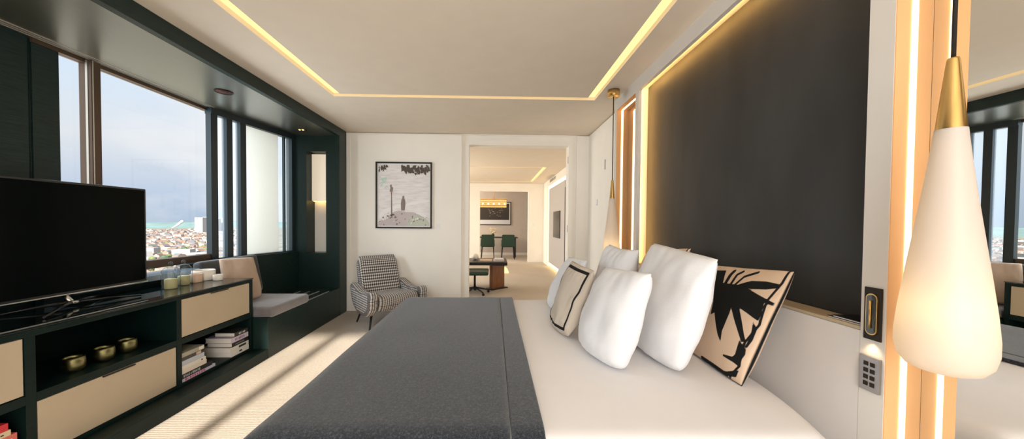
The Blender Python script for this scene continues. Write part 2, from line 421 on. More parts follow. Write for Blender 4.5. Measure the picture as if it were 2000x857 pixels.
# window 1 (clear glass)
w1 = bpy.data.objects.new('window_1', None); COL.objects.link(w1); w1.location = (-2.95, 2.9, .85); w1['kind'] = 'structure'; BASE['window_1'] = Vector((-2.95, 2.9, .85))
bm = nb(); box(bm, -2.99, -2.90, 2.20, 3.50, .865, .935, bev=.003); mk('sill', bm, 'brownframe', w1)
bm = nb(); box(bm, -2.99, -2.94, 2.20, 3.50, 2.405, SZ); mk('head_frame', bm, 'brownframe', w1)
bm = nb(); box(bm, -2.99, -2.90, 2.477, 2.535, .935, SZ - .011, bev=.002); box(bm, -2.941, -2.925, 2.474, 2.478, .935, SZ - .011, mi=1); box(bm, -2.902, -2.896, 2.481, 2.487, .935, SZ - .011, mi=1)
mk('mullion', bm, ['brownframe', 'alu'], w1)
bm = nb(); box(bm, -2.972, -2.966, 2.20, 3.50, .935, 2.405); mk('pane', bm, 'pane', w1)
# window 2 (sliding panels on the angled facade)
P0 = Vector((-2.912, 3.48)); D2 = (Vector((-2.705, 4.56)) - P0); L2 = D2.length; D2.normalize(); N2 = Vector((D2.y, -D2.x))   # N2 points into the room
def fac(bm, s0, s1, d0, d1, z0, z1, mi=0):
    pts = [P0 + D2 * s0 + N2 * d0, P0 + D2 * s1 + N2 * d0, P0 + D2 * s1 + N2 * d1, P0 + D2 * s0 + N2 * d1]
    prism(bm, [tuple(p) for p in pts], z0, z1, mi=mi)
w2 = bpy.data.objects.new('window_2', None); COL.objects.link(w2); w2.location = (-2.8, 4.0, .85); w2['kind'] = 'structure'; BASE['window_2'] = Vector((-2.8, 4.0, .85))
def sy(y): return (y - P0.y) / D2.y
bm = nb(); fac(bm, 0, L2, -.05, .03, SZ - .065, SZ); mk('head_frame', bm, 'winframe', w2)
bm = nb(); fac(bm, 0, L2, -.05, .03, .80, .885); mk('sill', bm, 'winframe', w2)
for y0, y1 in ((3.478, 3.545), (3.641, 3.704), (3.794, 3.862)):
    bm = nb(); fac(bm, sy(y0), sy(y1), -.04, .025, .885, SZ - .065); mk('stile', bm, 'winframe', w2)
bm = nb(); fac(bm, sy(4.40), sy(4.42), -.02, .01, .885, SZ - .065); fac(bm, sy(4.515), L2, -.03, .02, .885, SZ - .065); mk('stile', bm, 'winframe', w2)
bm = nb(); fac(bm, sy(3.545), sy(3.641), -.02, -.014, .885, SZ - .065); fac(bm, sy(3.704), sy(3.794), -.02, -.014, .885, SZ - .065); fac(bm, sy(3.862), L2, -.032, -.026, .885, SZ - .065); mk('pane', bm, 'hazepane', w2)
bm = nb(); fac(bm, sy(3.862), sy(4.33), -.018, -.014, .887, SZ - .067)
bl = mk('roller_blind', bm, 'blind'); tag(bl, 'drawn cream translucent blind panel over the window bench', 'blind')
bm = nb(); box(bm, -2.90, -2.69, 2.20, 3.10, .795, .84, bev=.003); struct('window_3_ledge', bm, pm('sky_tinted_ledge', (.20, .27, .34), .12, spec=1.))  # sky reflection put into the bluish base colour of the ledge
bpy.data.objects['window_3_ledge'].name = 'trim_3'

# ------------------------------------------------------------------ plinth, bench
bm = nb(); box(bm, -2.70, FX, NY, 3.108, 0, .091, bev=.003); struct('baseboard_left', bm, 'cab')
be = thing('window_bench', 'dark built-in window bench with vent slats, past the sideboard', 'bench', (-2.4, 3.8, 0))
bx('body', (-2.685, FX, 3.112, 4.548, 0, .375), 'wood', be, .003)
bm = nb()
pts = [P0 + D2 * sy(3.50) + N2 * .034, P0 + D2 * L2 + N2 * .034, P0 + D2 * L2 + N2 * .075, P0 + D2 * sy(3.50) + N2 * .075]
prism(bm, [tuple(p - Vector((0, .008))) for p in pts], .376, .875); box(bm, -2.88, -2.80, 3.112, 3.50, .376, .875); mk('back_panel', bm, 'wood', be)
for k, x in enumerate((-2.115, -2.24, -2.36, -2.48)):
    bx('vent_slat', (x, x + .016, 3.76, 4.30, .376, .384), 'alu', be, .002)

def cushion_box(name, mat, dims, bev=.03, label='', cat='cushion', rotx=None):
    bm = nb(); x0, x1, y0, y1, z0, z1 = dims
    box(bm, *dims, bev=bev, seg=4); o = mk(name, bm, mat, None, True); return tag(o, label, cat)
cushion_box('seat_cushion', 'greyvelvet', (-2.66, -2.05, 3.13, 3.75, .376, .475), .03, 'thick grey velvet seat pad on the window bench')

# ------------------------------------------------------------------ pillows
def sdf_poly(p, poly):
    x, y = p; d = 1e9; ins = False; n = len(poly)
    for i in range(n):
        ax, ay = poly[i]; bx_, by_ = poly[(i + 1) % n]
        ex, ey = bx_ - ax, by_ - ay; wx, wy = x - ax, y - ay
        t = max(0, min(1, (wx * ex + wy * ey) / (ex * ex + ey * ey + 1e-12)))
        d = min(d, math.hypot(wx - ex * t, wy - ey * t))
        if (ay > y) != (by_ > y) and x < (bx_ - ax) * (y - ay) / (by_ - ay) + ax: ins = not ins
    return d if ins else -d
def sdf_line(p, pl, w):
    d = 1e9
    for (ax, ay), (bx_, by_) in zip(pl, pl[1:]):
        ex, ey = bx_ - ax, by_ - ay; t = max(0, min(1, ((p[0] - ax) * ex + (p[1] - ay) * ey) / (ex * ex + ey * ey + 1e-12)))
        d = min(d, math.hypot(p[0] - ax - ex * t, p[1] - ay - ey * t))
    return w - d

def pillow(name, label, corners, T, mat, n=28, ink=None, seed=0, pinch=.07, flange=0., sag=.35, wr=.010, group=None, cat='pillow', rb=.30, rt=.10, grow=1.05):
    """soft pillow from its four seam corners BF, BN, TF, TN (bottom/top, far/near)"""
    BF, BN, TF, TN = [Vector(c) for c in corners]
    nrm = ((BN - BF).cross(TF - BF)).normalized()
    if nrm.x > 0: nrm = -nrm                      # front faces the foot of the bed
    bm = nb(); lay = bm.verts.layers.float.new('ink') if ink else None
    grid = {}
    def pos(i, j, s):
        a, b = i / n, j / n
        X_, Y_ = 2 * a - 1, 2 * b - 1; kr = rb if Y_ < 0 else rt
        xs_, ys_ = X_ * math.sqrt(1 - kr * Y_ * Y_), Y_ * math.sqrt(1 - kr * X_ * X_)
        xs_ *= 1 - pinch * math.cos(Y_ * math.pi / 2); ys_ *= 1 - pinch * math.cos(X_ * math.pi / 2)
        ua, vb = .5 + .5 * xs_ * grow, .5 + .5 * ys_ * grow
        p = (BF * (1 - ua) + BN * ua) * (1 - vb) + (TF * (1 - ua) + TN * ua) * vb
        ea, eb = 1 - (2 * a - 1) ** 2, 1 - (2 * b - 1) ** 2
        h = (ea * eb) ** .40 * T * (1 + sag * (.5 - b))
        q = p + nrm * (s * h)
        w = noise.noise(Vector((a * 3.1 + seed, b * 3.3, s * .7))) * wr * 1.6 + noise.noise(Vector((a * 9 + seed, b * 6 + 3, s))) * wr * (1 - min(ea, eb)) 
        q += nrm * w * (min(ea, eb) > 0.001)
        return q
    for s in (1, -1):
        for i in range(n + 1):
            for j in range(n + 1):
                edge = i in (0, n) or j in (0, n)
                if s == -1 and edge: grid[i, j, -1] = grid[i, j, 1]; continue
                v = bm.verts.new(pos(i, j, s)); grid[i, j, s] = v
                if ink: v[lay] = (.5 + max(-.5, min(.5, ink(i / n, j / n) * 12)))
    for s in (1, -1):
        for i in range(n):
            for j in range(n):
                f = (grid[i, j, s], grid[i + 1, j, s], grid[i + 1, j + 1, s], grid[i, j + 1, s])
                bm.faces.new(f if s == 1 else f[::-1])
    o = mk(name, bm, mat, None, True)
    return tag(o, label, cat, group)

# palm silhouettes drawn in the cushion's own (u, v) square
PALM = [[(0.55, 0.812), (0.681, 0.869), (0.825, 0.881), (0.956, 0.875), (0.962, 0.844), (0.869, 0.812), (0.738, 0.794), (0.656, 0.788)], [(0.081, 0.931), (0.275, 0.944), (0.344, 0.806), (0.55, 0.812), (0.694, 0.794), (0.831, 0.756), (0.981, 0.719), (0.981, 0.694), (0.912, 0.7), (0.931, 0.619), (0.938, 0.544), (0.894, 0.556), (0.812, 0.581), (0.719, 0.606), (0.806, 0.5), (0.894, 0.381), (0.925, 0.344), (0.881, 0.338), (0.806, 0.412), (0.712, 0.506), (0.631, 0.588), (0.644, 0.531), (0.65, 0.419), (0.65, 0.356), (0.681, 0.256), (0.612, 0.312), (0.531, 0.4), (0.45, 0.494), (0.406, 0.462), (0.356, 0.594), (0.238, 0.762)], [(0.938, 0.544), (0.994, 0.488), (1.0, 0.375), (1.0, 0.3), (0.988, 0.325), (0.994, 0.381), (0.981, 0.462), (0.938, 0.512)], [(0.912, 0.344), (0.994, 0.294), (1.0, 0.269), (0.994, 0.144), (0.944, 0.156), (0.8, 0.156), (0.788, 0.169), (0.906, 0.188), (0.938, 0.212)], [(0.75, 0.006), (0.881, 0.038), (0.994, 0.106), (0.994, 0.044), (0.9, 0.0), (0.906, 0.0), (0.825, 0.006), (0.831, 0.0)]]
PLINE = [([(0.381, 0.8), (0.375, 0.9), (0.388, 0.944)], 0.022), ([(0.462, 0.8), (0.462, 0.912), (0.506, 0.95)], 0.016), ([(0.519, 0.806), (0.569, 0.9), (0.688, 0.956)], 0.014), ([(0.962, 0.988), (0.962, 0.888), (0.925, 0.725), (0.956, 0.519), (0.912, 0.338)], 0.01), ([(0.912, 0.338), (0.944, 0.144), (0.875, 0.012)], 0.01), ([(0.475, 0.006), (0.669, 0.006), (0.812, 0.0)], 0.04)]
PALM[2:] = [[(.90, .53), (.955, .48), (.96, .38), (.945, .30), (.925, .31), (.935, .38), (.92, .46)],
            [(.86, .345), (.945, .29), (.955, .25), (.93, .14), (.88, .15), (.76, .155), (.75, .17), (.86, .19), (.875, .22)],
            [(.70, .01), (.84, .05), (.95, .11), (.94, .045), (.86, .02), (.80, .0)]]
def palm_ink(u, v):
    p = (u, v); d = max(sdf_poly(p, q) for q in PALM)
    for l, w in PLINE: d = max(d, sdf_line(p, l, w))
    return max(d, .006 - min(u, 1 - u, v, 1 - v))
def stripe_ink(u, v):
    r = [(.10, .09), (.90, .09), (.90, .93), (.10, .93), (.10, .09)]
    return sdf_line((u, v), r, .022)

BZ = .602
pillow('palm_cushion', 'palm-print linen cushion with black leaves closest to the reading light', ((1.055, 1.82, BZ), (1.04, 1.35, BZ), (1.2, 1.77, 1.06), (1.212, 1.305, 1.095)), .052, 'palm', 96, palm_ink, 3, .05, group='palm cushions', cat='cushion', wr=.002, rb=.10, rt=.08, grow=1.04)
pillow('palm_cushion', 'palm-print cushion mostly hidden behind the far big white pillows', ((1.05, 2.62, BZ), (1.04, 2.08, BZ), (1.225, 2.60, 1.07), (1.205, 1.99, 1.135)), .065, 'palm', 60, palm_ink, 5, .05, group='palm cushions', cat='cushion', wr=.003)
pillow('pillow', 'largest white pillow, standing right in front of the palm-print cushion', ((.80, 1.98, BZ), (.815, 1.40, BZ), (.96, 1.97, 1.165), (.93, 1.355, 1.135)), .10, 'linen', 34, None, 8, .05, group='white pillows')
pillow('pillow', 'square white pillow at the front, nearest the dark throw', ((.47, 1.86, BZ), (.575, 1.44, BZ), (.63, 1.86, 1.035), (.665, 1.38, 1.07)), .095, 'linen', 34, None, 21, .05, group='white pillows')
pillow('pillow', 'white pillow with a crumpled top in front of the far hanging lamp', ((.76, 2.62, BZ), (.80, 2.07, BZ), (.865, 2.46, 1.125), (.92, 2.08, 1.115)), .09, 'linen', 34, None, 33, .10, wr=.014, group='white pillows')
pillow('pillow', 'white pillow showing only a slim edge behind the oatmeal cushion', ((.45, 2.74, BZ), (.50, 2.28, BZ), (.63, 2.75, 1.0), (.66, 2.32, 1.02)), .075, 'linen', 30, None, 44, .05, group='white pillows')
pillow('striped_cushion', 'oatmeal linen cushion with a black stripe border leaning behind the front white pillow', ((.385, 2.27, BZ), (.435, 1.875, BZ), (.525, 2.2, 1.03), (.575, 1.875, 1.01)), .055, 'oat', 60, stripe_ink, 61, .06, wr=.012, cat='cushion')
pillow('tan_cushion', 'tan linen cushion leaning on the window bench beside the sideboard', ((-2.50, 3.14, .485), (-2.36, 3.47, .485), (-2.655, 3.27, .905), (-2.545, 3.58, .895)), .048, 'tan', 28, None, 71, .05, cat='cushion')
bm = nb(); box(bm, -.05, .05, -.37, .37, 0, .42, bev=.035, seg=4)
bmesh.ops.rotate(bm, verts=bm.verts[:], cent=(0, 0, 0), matrix=Matrix.Rotation(R(-11), 3, 'Y'))
bmesh.ops.translate(bm, verts=bm.verts[:], vec=(-2.665, 3.49, .48))
tag(mk('back_cushion', bm, 'darkvelvet', None, True), 'dark grey back pad of the window bench behind the tan cushion', 'cushion')

# ------------------------------------------------------------------ bed
bed = thing('bed', 'wide white bed with dark throw, standing against the headboard', 'bed', (.22, 1.987, 0))
bx('bed_base', (-.72, 1.24, 1.06, 2.91, .0, .30), 'darkvelvet', bed, .02)
bm = nb(); box(bm, -.79, 1.12, 1.00, 2.975, .30, .592, bev=.07, seg=6)
mk('mattress', bm, 'sheet', bed, True)
def sheet_surface(bm, xs, ys, X0, X1, Y0, Y1, ztop, r, lift, wob=0., seed=0, head=False):
    """cloth laid over the mattress block: coordinates past an edge bend down round radius r"""
    def fold(c, lo, hi):
        if c < lo + r:
            e = lo + r - c
            if e < r * math.pi / 2: return lo + r - r * math.sin(e / r), r - r * math.cos(e / r)
            return lo, r + e - r * math.pi / 2
        if c > hi - r:
            e = c - hi + r
            if e < r * math.pi / 2: return hi - r + r * math.sin(e / r), r - r * math.cos(e / r)
            return hi, r + e - r * math.pi / 2
        return c, 0
    g = []
    for x in xs:
        row = []
        for y in ys:
            px, dx = fold(x, X0, X1); py, dy = fold(y, Y0, Y1)
            d = max(dx, dy) + .25 * min(dx, dy)
            if head and px > .7 and py < 1.5: px -= ((1.5 - py) / .5) ** 2 * .10 * min(1, (px - .7) / .45)
            w = noise.noise(Vector((x * 2.2 + seed, y * 2.0, .3))) * wob + noise.noise(Vector((x * 6 + seed, y * 1.4, 1.3))) * wob * .5
            row.append(bm.verts.new((px, py, ztop + lift - d + w)))
        g.append(row)
    for i in range(len(xs) - 1):
        for j in range(len(ys) - 1): bm.faces.new((g[i][j], g[i + 1][j], g[i + 1][j + 1], g[i][j + 1]))
def lin(a, b, n): return [a + (b - a) * i / n for i in range(n + 1)]
# duvet
bm = nb(); sheet_surface(bm, lin(-.2, 1.34, 60), lin(.78, 3.19, 80), -.8, 1.195, .985, 2.99, .597, .075, .006, .004, 4, True)
d = mk('duvet', bm, 'sheet', bed, True); d.modifiers.new('t', 'SOLIDIFY').thickness = .012; d.modifiers['t'].offset = -1
# throw
th = thing('throw', 'charcoal wool throw spread over the foot of the bed', 'blanket', (-.3, 1.987, .6))
bm = nb(); sheet_surface(bm, lin(-1.12, .058, 50), lin(.70, 3.27, 90), -.815, 1.7, .965, 3.01, .615, .11, .008, .006, 9)
o = mk('blanket', bm, 'wool', th, True); o.modifiers.new('t', 'SOLIDIFY').thickness = .014; o.modifiers['t'].offset = -1
bm = nb(); xs = [.062, .066, .074] + lin(.085, .155, 6) + [.163, .168]
sheet_surface(bm, xs, lin(.70, 3.27, 90), -.815, 1.7, .965, 3.01, .615, .11, .009, .006, 9)
o = mk('hem', bm, 'wool', th, True); o.modifiers.new('t', 'SOLIDIFY').thickness = .016; o.modifiers['t'].offset = -1

# ------------------------------------------------------------------ sideboard
CX0, CX1 = -2.68, -2.218
sb = thing('sideboard', 'long dark green media sideboard with cream drawers under the television', 'sideboard', (-2.45, 2.0, .091))
bm = nb()
box(bm, CX0, CX1, .85, 3.106, .715, .7415, bev=.002); box(bm, CX0, CX1, .85, 3.106, .092, .113, bev=.002)
for y0, y1 in ((3.071, 3.106), (2.368, 2.405), (1.612, 1.650), (.85, .886)): box(bm, CX0, CX1, y0, y1, .113, .715, bev=.0015)
for y0, y1 in ((2.405, 3.071), (1.65, 2.368), (.886, 1.612)): box(bm, CX0, CX1, y0, y1, .392, .436, bev=.0015)
box(bm, CX0 - .012, CX0, .85, 3.106, .092, .7415)
mk('body', bm, 'cab', sb)
bx('glass_top', (CX0 - .005, CX1 + .006, .845, 3.110, .7418, .7528), 'blackglass', sb, .002)
def drawer(y0, y1, z0, z1):
    dr = bx('drawer', (CX1 - .02, CX1 - .003, y0 + .004, y1 - .004, z0 + .003, z1 - .003), 'drawer', sb, .002)
    ym = (y0 + y1) / 2; bm = nb(); box(bm, CX1 - .004, CX1 + .006, ym - .085, ym + .085, z1 - .011, z1 - .004, bev=.001)
    mk('finger_pull', bm, 'bronze', dr)
drawer(2.405, 3.071, .438, .715); drawer(1.65, 2.368, .113, .391); drawer(.886, 1.612, .438, .715)

# television
tv = thing('television', 'large black flat television on the sideboard in front of the window', 'television', (-2.58, 1.95, .753))
bx('casing', (-2.615, -2.578, 1.33, 2.527, .822, 1.507), 'tvcase', tv, .006)
bx('screen', (-2.579, -2.5755, 1.345, 2.512, .842, 1.494), 'tvscreen', tv)
bm = nb(); box(bm, -2.577, -2.5735, 1.33, 2.527, .823, .829); mk('chrome_edge', bm, 'chrome', tv)
bm = nb(); tube(bm, [(-2.60, 2.06, .85), (-2.575, 2.06, .80), (-2.55, 2.06, .776)], .014, 10); lathe(bm, [(0, 0), (.026, 0), (.026, .018), (0, .022)], (-2.545, 2.06, .768), 20); mk('neck', bm, 'chrome', tv)
for e in ((-2.36, 1.79), (-2.42, 2.33), (-2.655, 1.80), (-2.655, 2.32)):
    bm = nb(); tube(bm, [(-2.545, 2.06, .778), ((-2.545 + e[0]) / 2, (2.06 + e[1]) / 2, .775), (e[0], e[1], .763)], .010, 8, r2=.0065); mk('leg', bm, 'tvcase', tv)

# things on the sideboard
def jar(x, y, s, label):
    t = thing('glass_jar', label, 'jar', (x, y, .7532), 'bell jars on the sideboard')
    bm = nb(); lathe(bm, [(.054 * s, 0), (.056 * s, .004), (.056 * s, .115 * s), (.052 * s, .14 * s), (.036 * s, .163 * s), (.012 * s, .172 * s), (0, .173 * s)], (x, y, .754), 36)
    mk('bell', bm, 'jar', t, True)
    bm = nb(); lathe(bm, [(0, .172 * s), (.006, .172 * s), (.007, .178 * s), (.013, .186 * s), (.014, .195 * s), (.009, .204 * s), (0, .207 * s)], (x, y, .754), 20); mk('knob', bm, 'jar', t, True)
    bm = nb(); lathe(bm, [(0, .001), (.036 * s, .001), (.038 * s, .006), (.038 * s, .072 * s), (.034 * s, .076 * s), (0, .074 * s)], (x, y, .7535), 28); mk('candle', bm, 'wax', t, True)
jar(-2.475, 2.60, 1.0, 'glass bell jar with a candle inside, standing beside the television')
jar(-2.52, 2.755, .98, 'glass bell jar with a candle, between the other jar and the small tan pot')
def pot(name, x, y, r, h, mat, label):
    bm = nb(); lathe(bm, [(0, 0), (r * .94, 0), (r, .006), (r, h - .003), (r - .004, h), (r - .008, h - .003), (r - .009, h * .8), (0, h * .78)], (x, y, .7532), 36)
    return tag(mk(name, bm, mat, None, True), label, 'candle pot' if name != 'bowl' else 'bowl')
pot('candle_pot', -2.525, 2.875, .043, .072, 'potlabel', 'small tan candle pot beside the second glass jar')
pot('bowl', -2.565, 2.995, .082, .088, 'ceramic', 'wide white ceramic bowl at the bench end of the sideboard')
pot('candle_pot', -2.425, 2.975, .036, .052, 'ceramic', 'little white candle pot in front of the wide white bowl')

# brass bowls
for k, (x, y, lab) in enumerate(((-2.33, 1.885, 'aged brass bowl in the open shelf, nearest the red books'), (-2.33, 2.03, 'middle one of three brass bowls in the open sideboard shelf'), (-2.34, 2.165, 'aged brass bowl in the open shelf, nearest the book stacks'))):
    bm = nb(); lathe(bm, [(0, 0), (.030, 0), (.037, .005), (.043, .018), (.045, .040), (.044, .064), (.042, .078), (.039, .078), (.041, .062), (.042, .04), (.039, .02), (.030, .009), (0, .008)], (x, y, .4365), 36)
    tag(mk('brass_bowl', bm, 'oldbrass', None, True), lab, 'bowl', 'brass bowls in the sideboard')

# books
BM = {}
def bookmat(c):
    k = 'cover_%02d_%02d_%02d' % tuple(int(v * 99) for v in c)
    if k not in BM: BM[k] = pm(k, c, .45, var=.04)
    return BM[k]
def book(x0, x1, y0, y1, z0, h, col, label, marks=None, group='books in the sideboard', spine='X'):
    """lying book, spine towards the room: cover wraps a page block; marks = lettering bars on the spine"""
    t = thing('book', label, 'book', ((x0 + x1) / 2, (y0 + y1) / 2, z0), group)
    c = .003; bm = nb()
    box(bm, x0, x1, y0, y1, z0, z0 + c); box(bm, x0, x1, y0, y1, z0 + h - c, z0 + h); box(bm, x1 - c, x1, y0, y1, z0 + c, z0 + h - c)
    mk('cover', bm, bookmat(col), t)
    bx('pages', (x0 + .004, x1 - c, y0 + .004, y1 - .004, z0 + c, z0 + h - c), 'paper', t)
    if marks:
        mc, segs = marks; bm = nb()
        for a, b, lo, hi in segs: box(bm, x1 - .0005, x1 + .0006, y0 + (y1 - y0) * a, y0 + (y1 - y0) * b, z0 + h * lo, z0 + h * hi)
        mk('spine_title', bm, bookmat(mc), t)
    return t
def letters(a, b, n, lo, hi, seed=1):
    rnd = random.Random(seed); out = []; w = (b - a) / n
    for i in range(n): out.append((a + w * i, a + w * (i + rnd.uniform(.35, .75)), lo, hi if rnd.random() > .3 else lo + (hi - lo) * .8))
    return out
WHT, BLK, CRM = (.72, .69, .64), (.012, .012, .014), (.66, .58, .47)
z = .1135
for (L, h, col, lab, mk_) in (
    (.285, .022, (.50, .50, .58), 'thin book with a pink and blue spine at the bottom of the tall stack', ((.60, .07, .17), letters(.08, .68, 9, .15, .9, 2))),
    (.255, .034, BLK, 'black book with pale lettering, second from the bottom of the tall stack', ((.45, .45, .45), letters(.05, .6, 10, .25, .75, 3))),
    (.205, .032, CRM, 'thick cream book lying on the black lettered book', None),
    (.198, .026, (.70, .64, .55), 'cream book with a dark mark near the spine end, mid stack', (BLK, [(.80, .86, .3, .7)])),
    (.185, .036, (.46, .49, .53), 'pale blue-grey book in the upper half of the tall stack', None),
    (.165, .026, (.05, .045, .04), 'dark book with a tan spine patch near the top of the tall stack', ((.55, .36, .26), [(.70, .95, .1, .9)])),
    (.185, .030, (.34, .32, .24), 'olive-grey book on top of the tall stack', ((.62, .58, .50), [(.75, .97, .1, .9)]))):
    book(-2.40, -2.226, 2.412, 2.412 + L, z, h, col, lab, mk_, 'tall book stack in the sideboard'); z += h + .0004
z = .1135
for (x0, y0, y1, h, col, lab, mk_) in (
    (-2.47, 2.86, 3.062, .040, WHT, 'white book with dark letters at the bottom of the wide stack', (BLK, [(.44, .60, .35, .7)])),
    (-2.475, 2.85, 3.060, .040, (.70, .66, .58), 'cream book with a dark label block, second up in the wide stack', (BLK, [(.45, .85, .3, .75)])),
    (-2.44, 2.87, 3.055, .036, BLK, 'black-spined book in the middle of the wide stack', ((.3, .3, .3), letters(.2, .8, 8, .35, .6, 7))),
    (-2.45, 2.865, 3.058, .042, (.55, .47, .55), 'lilac-spined book near the top of the wide stack', ((.20, .10, .20), letters(.2, .8, 8, .25, .75, 8))),
    (-2.40, 2.90, 3.056, .036, (.03, .03, .03), 'small black book on top of the wide stack', ((.6, .6, .6), letters(.3, .8, 5, .3, .7, 9)))):
    book(x0, -2.226, y0, y1, z, h, col, lab, mk_, 'wide book stack in the sideboard'); z += h + .0004
z = .1135
for (y1, h, col, lab, mk_) in (
    (1.585, .055, (.03, .03, .035), 'dark book at the bottom of the red stack', None),
    (1.59, .048, (.55, .53, .50), 'pale book under the coral book in the red stack', None),
    (1.588, .062, (.60, .13, .10), 'coral red book with white lettering in the low open shelf', ((.75, .55, .50), [(.80, .95, .4, .7)])),
    (1.568, .026, (.62, .50, .31), 'thin beige book between two red ones in the low open shelf', (BLK, letters(.6, .95, 6, .35, .65, 13))),
    (1.560, .034, (.52, .025, .035), 'bright red book above the beige one in the low open shelf', ((.10, .02, .02), [(.66, .80, .35, .7)]))):
    book(-2.42, -2.228, 1.27, y1, z, h, col, lab, mk_, 'red book stack in the sideboard'); z += h + .0004
book(-2.44, -2.26, 1.26, 1.50, z, .020, (.02, .02, .02), 'thin black book just under the topmost small red one', None, 'red book stack in the sideboard'); z += .0204
book(-2.42, -2.24, 1.26, 1.525, z, .024, (.35, .02, .02), 'small dark red book on top of the red stack', None, 'red book stack in the sideboard')

# ------------------------------------------------------------------ recessed downlights in the soffit
for y, lab in ((3.065, 'round dark recessed downlight in the soffit over the sideboard end'), (4.284, 'small recessed downlight in the soffit near the alcove')):
    t = thing('downlight', lab, 'ceiling light', (-2.431, y, SZ - .003), 'soffit downlights')
    rr = .068 if y < 4 else .05
    bm = nb(); lathe(bm, [(rr * .86, -.0005), (rr, -.0005), (rr * 1.04, -.004), (rr * .98, -.007), (rr * .84, -.004), (rr * .84, -.0005)], (-2.431, y, SZ), 36); mk('rim', bm, 'bronze', t)
    bm = nb(); lathe(bm, [(0, -.001), (rr * .86, -.001), (rr * .86, -.0035), (0, -.0035)], (-2.431, y, SZ), 30); mk('reflector', bm, pm('copper_dark', (.10, .035, .028), .4, .6), t)
    if y > 4:
        bm = nb(); lathe(bm, [(0, -.010), (.012, -.009), (.014, -.004), (0, -.0035)], (-2.431 + .018, y - .01, SZ), 14); lathe(bm, [(0, -.010), (.010, -.009), (.012, -.004), (0, -.0035)], (-2.431 - .022, y - .01, SZ), 14); mk('bulb', bm, 'glow', t)

# ------------------------------------------------------------------ hanging lamps
def pendant(y, label):
    x = 1.132; z0 = .915
    t = thing('pendant_lamp', label, 'hanging lamp', (x, y, z0), 'bedside hanging lamps')
    bm = nb(); prof = [(.0265, 1.52), (.033, 1.45), (.044, 1.35), (.056, 1.25), (.068, 1.15), (.077, 1.07), (.082, 1.01), (.082, .975), (.076, .945), (.062, .925), (.045, .917)]
    lathe(bm, [(r, zz) for r, zz in prof], (x, y, 0), 48)
    lathe(bm, [(0, .9165), (.045, .917)], (x, y, 0), 48)
    mk('lamp_shade', bm, 'opal', t, True)
    bm = nb(); lathe(bm, [(0, 1.695), (.0095, 1.695), (.011, 1.69), (.0255, 1.522), (.0255, 1.517), (0, 1.517)], (x, y, 0), 32); mk('cone', bm, 'brass', t, True)
    bm = nb(); tube(bm, [(x, y, 1.69), (x, y, CZ - .06)], .0042, 12); mk('cord', bm, 'cable', t)
    bm = nb(); lathe(bm, [(0, -.062), (.054, -.062), (.057, -.059), (.057, -.0005), (0, -.0005)], (x, y, CZ), 36); mk('ceiling_rose', bm, 'brass', t)
    L = bpy.data.lights.new('pendant_bulb', 'POINT'); L.energy = PEND; L.color = (1, .74, .42); L.shadow_soft_size = .028
    lo = bpy.data.objects.new('pendant_bulb', L); COL.objects.link(lo); lo.location = (0, 0, 1.07 - z0); lo.parent = t
PEND = .17
pendant(.807, 'large opal glass teardrop lamp hanging in front of the mirror')
pendant(3.167, 'far opal glass teardrop lamp hanging past the pillows')

# reading light and switch plate on the near pilaster
rl = thing('reading_light', 'dark bronze recessed reading light with a glossy oval on the pilaster', 'reading light', (WX, 1.057, .905))
bx('back_plate', (WX - .005, WX + .0005, 1.033, 1.083, .905, 1.077), 'bronze', rl, .001)
def capsule(y, z, hw, hh, n=14):
    return [(y + hw * math.cos(a), z + (hh - hw) + hw * math.sin(a)) for a in [math.pi * i / n for i in range(n + 1)]] + [(y + hw * math.cos(a), z - (hh - hw) + hw * math.sin(a)) for a in [math.pi + math.pi * i / n for i in range(n + 1)]]
bm = nb(); prism(bm, capsule(1.0575, .990, .0165, .068), WX - .010, WX - .004, 'X'); mk('rim', bm, 'brass', rl)
bm = nb(); prism(bm, capsule(1.0575, .990, .0135, .064), WX - .0115, WX - .0095, 'X'); mk('recess', bm, 'blackglass', rl)
bm = nb(); tube(bm, [(WX - .014, 1.0575, .945), (WX - .014, 1.0575, 1.035)], .0035, 14); mk('lamp_head', bm, 'brass', rl)
L = bpy.data.lights.new('reading_bulb', 'SPOT'); L.energy = .25; L.color = (1, .72, .42); L.spot_size = R(100); L.spot_blend = .8; L.shadow_soft_size = .008
lo = bpy.data.objects.new('reading_bulb', L); COL.objects.link(lo); lo.parent = rl; lo.location = (-.016, .0, -.004)
sw = thing('switch_panel', 'silver keypad switch plate under the reading light', 'switch', (WX, 1.06, .733))
bx('plate', (WX - .009, WX + .0005, 1.031, 1.089, .735, .850), 'steel', sw, .002)
for i in range(2):
    for j in range(4):
        bx('button', (WX - .011, WX - .0085, 1.043 + i * .019, 1.056 + i * .019, .752 + j * .022, .766 + j * .022), 'bronze' if j != 9 else 'steel', sw, .001)
# magazines on the ledge
for k, (y0, y1, zz, lab) in enumerate(((1.10, 1.215, .9385, 'black and white magazine lying on the headboard ledge by the pilaster'), (1.102, 1.195, .9450, 'upper black magazine on the headboard ledge by the pilaster'))):
    t = thing('magazine', lab, 'magazine', (1.29, (y0 + y1) / 2, zz), 'magazines on the ledge')
    bx('pages', (1.256, 1.338, y0, y1, zz, zz + .004), 'paper', t)
    bx('cover', (1.254, 1.340, y0 - .001, y1 + .001, zz + .0041, zz + .006), 'black', t)

# little fittings on the cream side wall
o = bx('thermostat', (MX - .014, MX + .002, 4.35, 4.41, 1.52, 1.60), 'cardwhite', None, .003); tag(o, 'small white wall control on the cream side wall past the far lamp', 'wall switch')
o = bx('label_card', (-.825, -.760, BY - .003, BY, 1.195, 1.255), 'cardwhite'); tag(o, 'tiny white caption card on the wall beside the framed picture', 'label')

